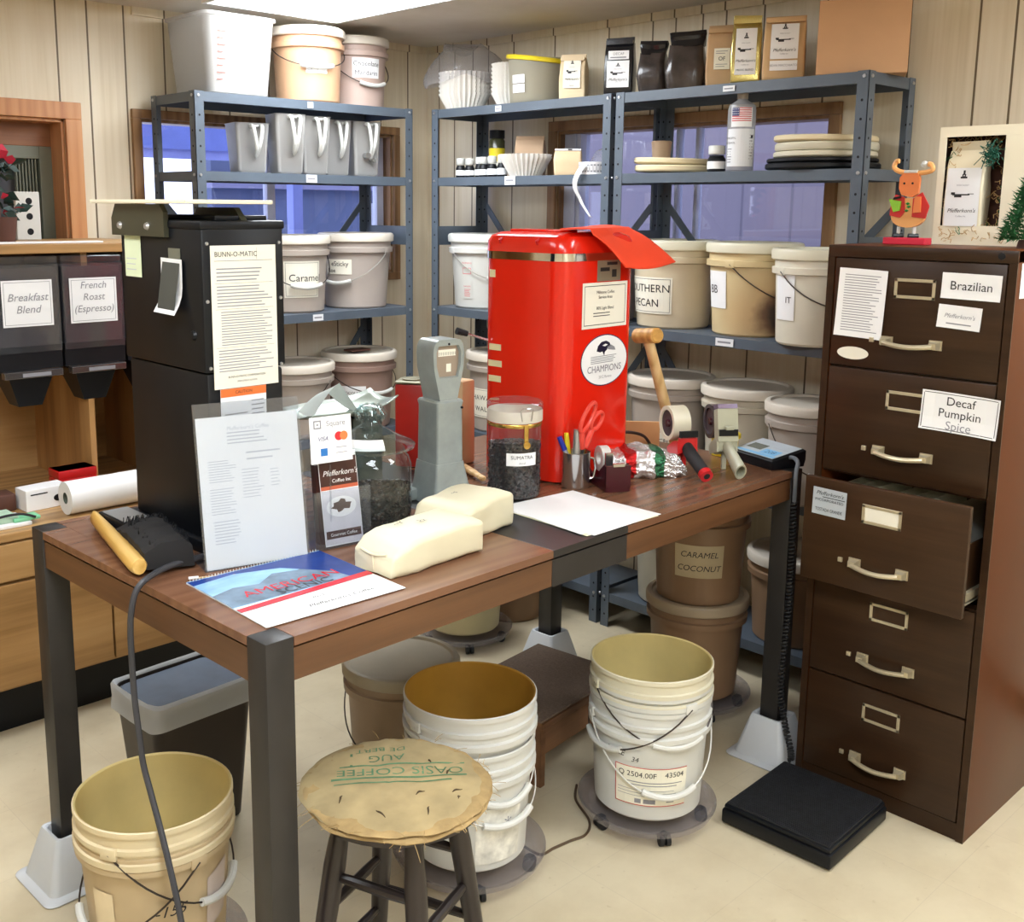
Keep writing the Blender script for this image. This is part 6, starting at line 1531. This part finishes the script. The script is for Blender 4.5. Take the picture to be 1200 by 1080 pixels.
# floor scale
fs = thing('floor_scale', 'low black floor scale with a ribbed mat in front of the filing cabinet', 'floor scale', (2.425, 1.275, 0), R(2))
b = B()
for z0, z1, e in ((.006, .045, 0), (.045, .058, .004)): b.box(-.160 + e, -.152 + e, z0, .160 - e, .152 - e, z1, 0, .006)
for sx in (-.13, .13):
    for sy in (-.12, .12): b.tube([(sx, sy, 0), (sx, sy, .008)], .014, 12)
b.build('platform', m_blk, fs)
b = B(); b.box(-.150, -.142, .058, .150, .142, .0625, 0, .001)
for i in range(40):
    x = -.145 + .29 * i / 39; b.box(x, -.138, .0625, x + .004, .138, .0638)
b.build('mat', m_char, fs, smooth=0)
tag(B().tube(smooth_path([(1.80, 1.700, .004), (1.805, 1.645, .004), (1.85, 1.640, .004), (1.904, 1.633, .004), (1.955, 1.625, .004), (2.01, 1.66, .004), (2.06, 1.75, .004), (2.12, 1.80, .004)]), .0035, 6).build('thin_cord', mat('brown_cord', (84, 66, 48), .5)), 'thin brown cord trailing on the floor between the two nested bucket pairs', 'cord')

# ---------------------------------------------------------------- coffee counter and hutch at the left
ct = thing('coffee_counter', 'low oak counter with drawers and doors along the left wall', 'counter', (.05, 3.135, 0))
CWID = 1.80
b = B(); b.box(0, .065, 0, CWID, .78, .155); b.build('toe_kick', m_blk, ct, smooth=0)
b = B(); b.box(0, .004, .155, CWID, .78, .615); b.build('carcass', m_oak, ct, smooth=0)
b = B(); b.box(-.01, -.012, .615, CWID + .01, .79, .640, 0, .003); b.build('worktop', m_oak, ct, smooth=0)
for i in range(4):
    x0 = .005 + i * .449
    d = B(); d.box(x0, -.012, .495, x0 + .442, .004, .608, 0, .002); dr = d.build('drawer', m_oak, ct, smooth=0)
    k = B(); k.lathe([(0, 0), (.008, .004), (.012, .014), (.010, .02), (0, .022)], n=14, M=Matrix.Translation((x0 + .22, -.012, .552)) @ Matrix.Rotation(R(90), 4, 'X')); k.build('knob', m_brass, dr)
    d = B(); d.box(x0, -.012, .165, x0 + .442, .004, .485, 0, .002); dr = d.build('door', m_oak, ct, smooth=0)
    kx = x0 + (.405 if i % 2 == 0 else .037)
    k = B(); k.lathe([(0, 0), (.007, .004), (.011, .014), (.009, .02), (0, .022)], n=14, M=Matrix.Translation((kx, -.012, .44)) @ Matrix.Rotation(R(90), 4, 'X')); k.build('knob', m_steel, dr)
hu = thing('hutch', 'oak hutch with a flat top ledge standing on the coffee counter', 'hutch', (.05, 3.40, .6405))
hz = 1.468 - .6405
b = B(); b.box(0, .49, 0, 1.72, .505, hz - .03); b.build('back_panel', m_oak, hu, smooth=0)
b = B(); b.box(-.01, -.01, hz - .03, 1.73, .51, hz, 0, .003); b.build('top_ledge', m_oak, hu, smooth=0)
for x in (.0, .725, 1.435, 1.70): b = B(); b.box(x, .02, 0, x + .02, .49, hz - .03); b.build('upright', m_oakv, hu, smooth=0)
tag(B().box(.6, 3.41, 1.4690, 1.56, 3.46, 1.474).build('white_strip', m_paper, smooth=0), 'long white strip lying on the hutch top ledge', 'strip')
def dispenser(label, x0, lines):
    root = thing('bean_dispenser', label, 'coffee dispenser', (x0, 3.40, 0), 0, 'acrylic coffee bean dispensers under the hutch top')
    w = .205
    b = B(); b.box(.002, -.005, 1.405, w, .30, 1.43, 0, .004); b.box(.002, -.008, 1.13, .006, .30, 1.405); b.box(w - .004, -.008, 1.13, w, .30, 1.405); b.box(.006, -.008, 1.13, w - .004, -.004, 1.405); b.build('bin', m_clearbin, root, smooth=0)
    b = B(); b.loft([[(.008, -.002, 1.15), (w - .006, -.002, 1.15), (w - .006, .29, 1.15), (.008, .29, 1.15)], [(.008, -.002, 1.395), (w - .006, -.002, 1.395), (w - .006, .29, 1.395), (.008, .29, 1.395)]]); tag(b.build('coffee_beans', mat('dim_beans', (62, 52, 54), .5, var=.35, scale=50), root, smooth=0), kind='stuff')
    b = B(); b.box(0, -.004, 1.075, w, .30, 1.15); b.loft([[(.03, .0, 1.06), (w - .03, .0, 1.06), (w - .03, .14, 1.06), (.03, .14, 1.06)], [(.065, .02, .955), (w - .065, .02, .955), (w - .065, .10, .955), (.065, .10, .955)]]); b.build('hopper', m_blk, root, smooth=0)
    b = B(); b.box(.01, -.03, 1.052, w - .01, 0, 1.074, 0, .002); b.box(.065, -.0308, 1.056, w - .05, -.0301, 1.068, 1); b.build('slide_gate', [mat('dark_gate_metal', (120, 116, 118), .2, .85), m_grey], root, smooth=0)
    q = sheet(.158, .145, lines, [], (.006, .0014)); q.xf(lambda co: (w / 2 + co.x, -.0088 - co.z, 1.285 + co.y)); q.build('label', [m_paper, m_grey], root, smooth=0)
dispenser('acrylic bean dispenser labelled Breakfast Blend at the left edge', 1.192, [('Breakfast', .034, 0, .018, dict(m=1, shear=.25)), ('Blend', .034, 0, -.020, dict(m=1, shear=.25))])
dispenser('acrylic bean dispenser labelled French Roast (Espresso)', 1.406, [('French', .032, 0, .048, dict(m=1, shear=.2)), ('Roast', .032, 0, .010, dict(m=1, shear=.2)), ('(Espresso)', .032, 0, -.028, dict(m=1, shear=.2))])
dispenser('acrylic bean dispenser mostly hidden behind the black grinder', 1.620, [('Dark', .034, 0, .018, dict(m=1, shear=.25)), ('Roast', .034, 0, -.020, dict(m=1, shear=.25))])
CTZ = .6405
pr2 = thing('paper_roll', 'wide roll of white paper lying on the oak counter', 'paper roll', (1.30, 3.205, CTZ + .052))
b = B(); RM = Matrix.Rotation(R(90), 4, 'Y') ; b.lathe([(.018, 0), (.052, 0), (.052, .36), (.018, .36)], n=36, m=0, M=RM); b.lathe([(.0175, .002), (.0185, .001), (.0185, .359)], n=20, m=1, M=RM); b.build('roll', [m_paper, mat('grey_core', (96, 104, 92), .7)], pr2)
rb = thing('red_box', 'stack-ribbed red box at the back of the oak counter', 'box', (1.425, 3.435, CTZ))
b = B()
for k in range(3): b.box(-.065, -.04, .003 + k * .030, .065, .045, .030 + k * .030, 0, .003)
b.box(-.062, -.038, .0, .062, .042, .09, 0); b.build('box', m_redp, rb)
wbx = thing('tissue_box', 'small white box with a black oval hole on the oak counter', 'box', (1.285, 3.345, CTZ), R(4))
b = B(); b.box(-.07, -.035, 0, .07, .04, .068, 0, .002); b.build('box', m_paper, wbx, smooth=0)
b = B(); b.prism([(.035 + .016 * math.cos(a), .030 + .011 * math.sin(a)) for a in [k * math.pi / 10 for k in range(20)]], -.0358, -.035, plane='xz'); b.box(-.055, -.0356, .050, .0, -.035, .054); b.build('oval_hole', m_blk, wbx, smooth=0)
b = B(); b.box(-.03, -.05, 0, .03, .03, .055, 0, .006); o = b.build('wooden_block', m_darkbr); o.location = (1.175, 3.40, CTZ); tag(o, 'dark block left of the white box on the oak counter', 'block')
b = B(); b.box(-.16, -.07, 0, .03, .06, .012, 0, .003); b.box(-.10, -.05, .012, .0, .05, .030, 1, .004); b.box(-.02, -.062, .012, .06, -.01, .024, 2, .004); o = b.build('leaflet_pile', [m_paper, mat('pale_green_packet', (182, 212, 186), .5, var=.2, scale=16), mat('mint_packet', (122, 196, 150), .5)]); o.location = (1.15, 3.235, CTZ); tag(o, 'green and white leaflets at the front of the oak counter', 'leaflets')
tag(B().tube(smooth_path([(1.02, 3.16, CTZ + .016), (1.08, 3.18, CTZ + .034), (1.15, 3.18, CTZ + .036), (1.19, 3.16, CTZ + .024)]), .004, 6).build('black_strap', m_rub), 'black strap over the leaflets on the oak counter', 'strap')
b = B(); b.lathe([(0, 0), (.035, 0), (.045, .03), (.042, .03), (.033, .004), (0, .004)], n=28); o = b.build('white_dish', m_white); o.location = (1.62, 3.44, CTZ); tag(o, 'small white dish behind the paper roll', 'dish')
b = B()
for i in range(24):
    a = rnd.uniform(0, 6.28); p = Vector((0, 0, .02)); q = Vector((.045 * math.cos(a), .045 * math.sin(a), rnd.uniform(.03, .09))); s = Vector((-math.sin(a), math.cos(a), 0)) * .010
    b.poly([p, (p + q) / 2 + s, q, (p + q) / 2 - s])
b.lathe([(0, 0), (.025, 0), (.03, .03), (0, .028)], n=16); o = b.build('small_plant', mat('dark_leaf', (52, 78, 52), .6)); o.location = (1.70, 3.44, CTZ); tag(o, 'small dark green plant beside the white dish on the counter', 'plant')
# in the cased opening above the hutch
sp_ = thing('bottle_rack', 'white upright rack board with round black holes on the hutch ledge', 'rack', (1.465, 3.78, 1.4690), R(3))
b = B(); b.box(-.042, 0, 0, .042, .018, .164, 0, .002)
b.build('board', m_white, sp_, smooth=0)
b = B()
for z in (.028, .080, .132): b.prism([(.004 + .0115 * math.cos(a), z + .0115 * math.sin(a)) for a in [k * math.pi / 10 for k in range(20)]], -.0006, .0, plane='xz')
b.build('hole', m_hole, sp_, smooth=0)
pf = thing('poinsettia', 'red poinsettia with dark leaves at the left edge of the hutch ledge', 'poinsettia', (1.30, 3.60, 1.4690))
b = B(); b.lathe([(0, 0), (.045, 0), (.055, .08), (0, .075)], n=20); b.tube([(0, 0, .07), (0, 0, .2)], .006, 6); b.build('pot', m_darkbr, pf)
def leafset(n, z0, z1, L, seed, rr=.06):
    b = B(); g = random.Random(seed)
    for i in range(n):
        a = g.uniform(0, 6.28); p = Vector((rr * g.random() * math.cos(a), rr * g.random() * math.sin(a), g.uniform(z0, z1))); d = Vector((math.cos(a), math.sin(a), g.uniform(-.5, .6))).normalized() * L * g.uniform(.7, 1.2); s = d.cross(Vector((g.uniform(-1, 1), g.uniform(-1, 1), g.uniform(-.6, 1)))).normalized() * L * .32; u = Vector((0, 0, L * .08))
        b.poly([p, p + d * .5 + s + u, p + d]); b.poly([p, p + d, p + d * .5 - s + u])
    return b
leafset(46, .08, .26, .055, 2).build('leaves', mat('dark_teal_leaf', (24, 52, 44), .6), pf, smooth=0)
leafset(16, .255, .30, .05, 3, .045).build('red_bracts', m_petal, pf, smooth=0); leafset(9, .09, .14, .035, 5, .05).build('red_bracts', m_petal, pf, smooth=0)
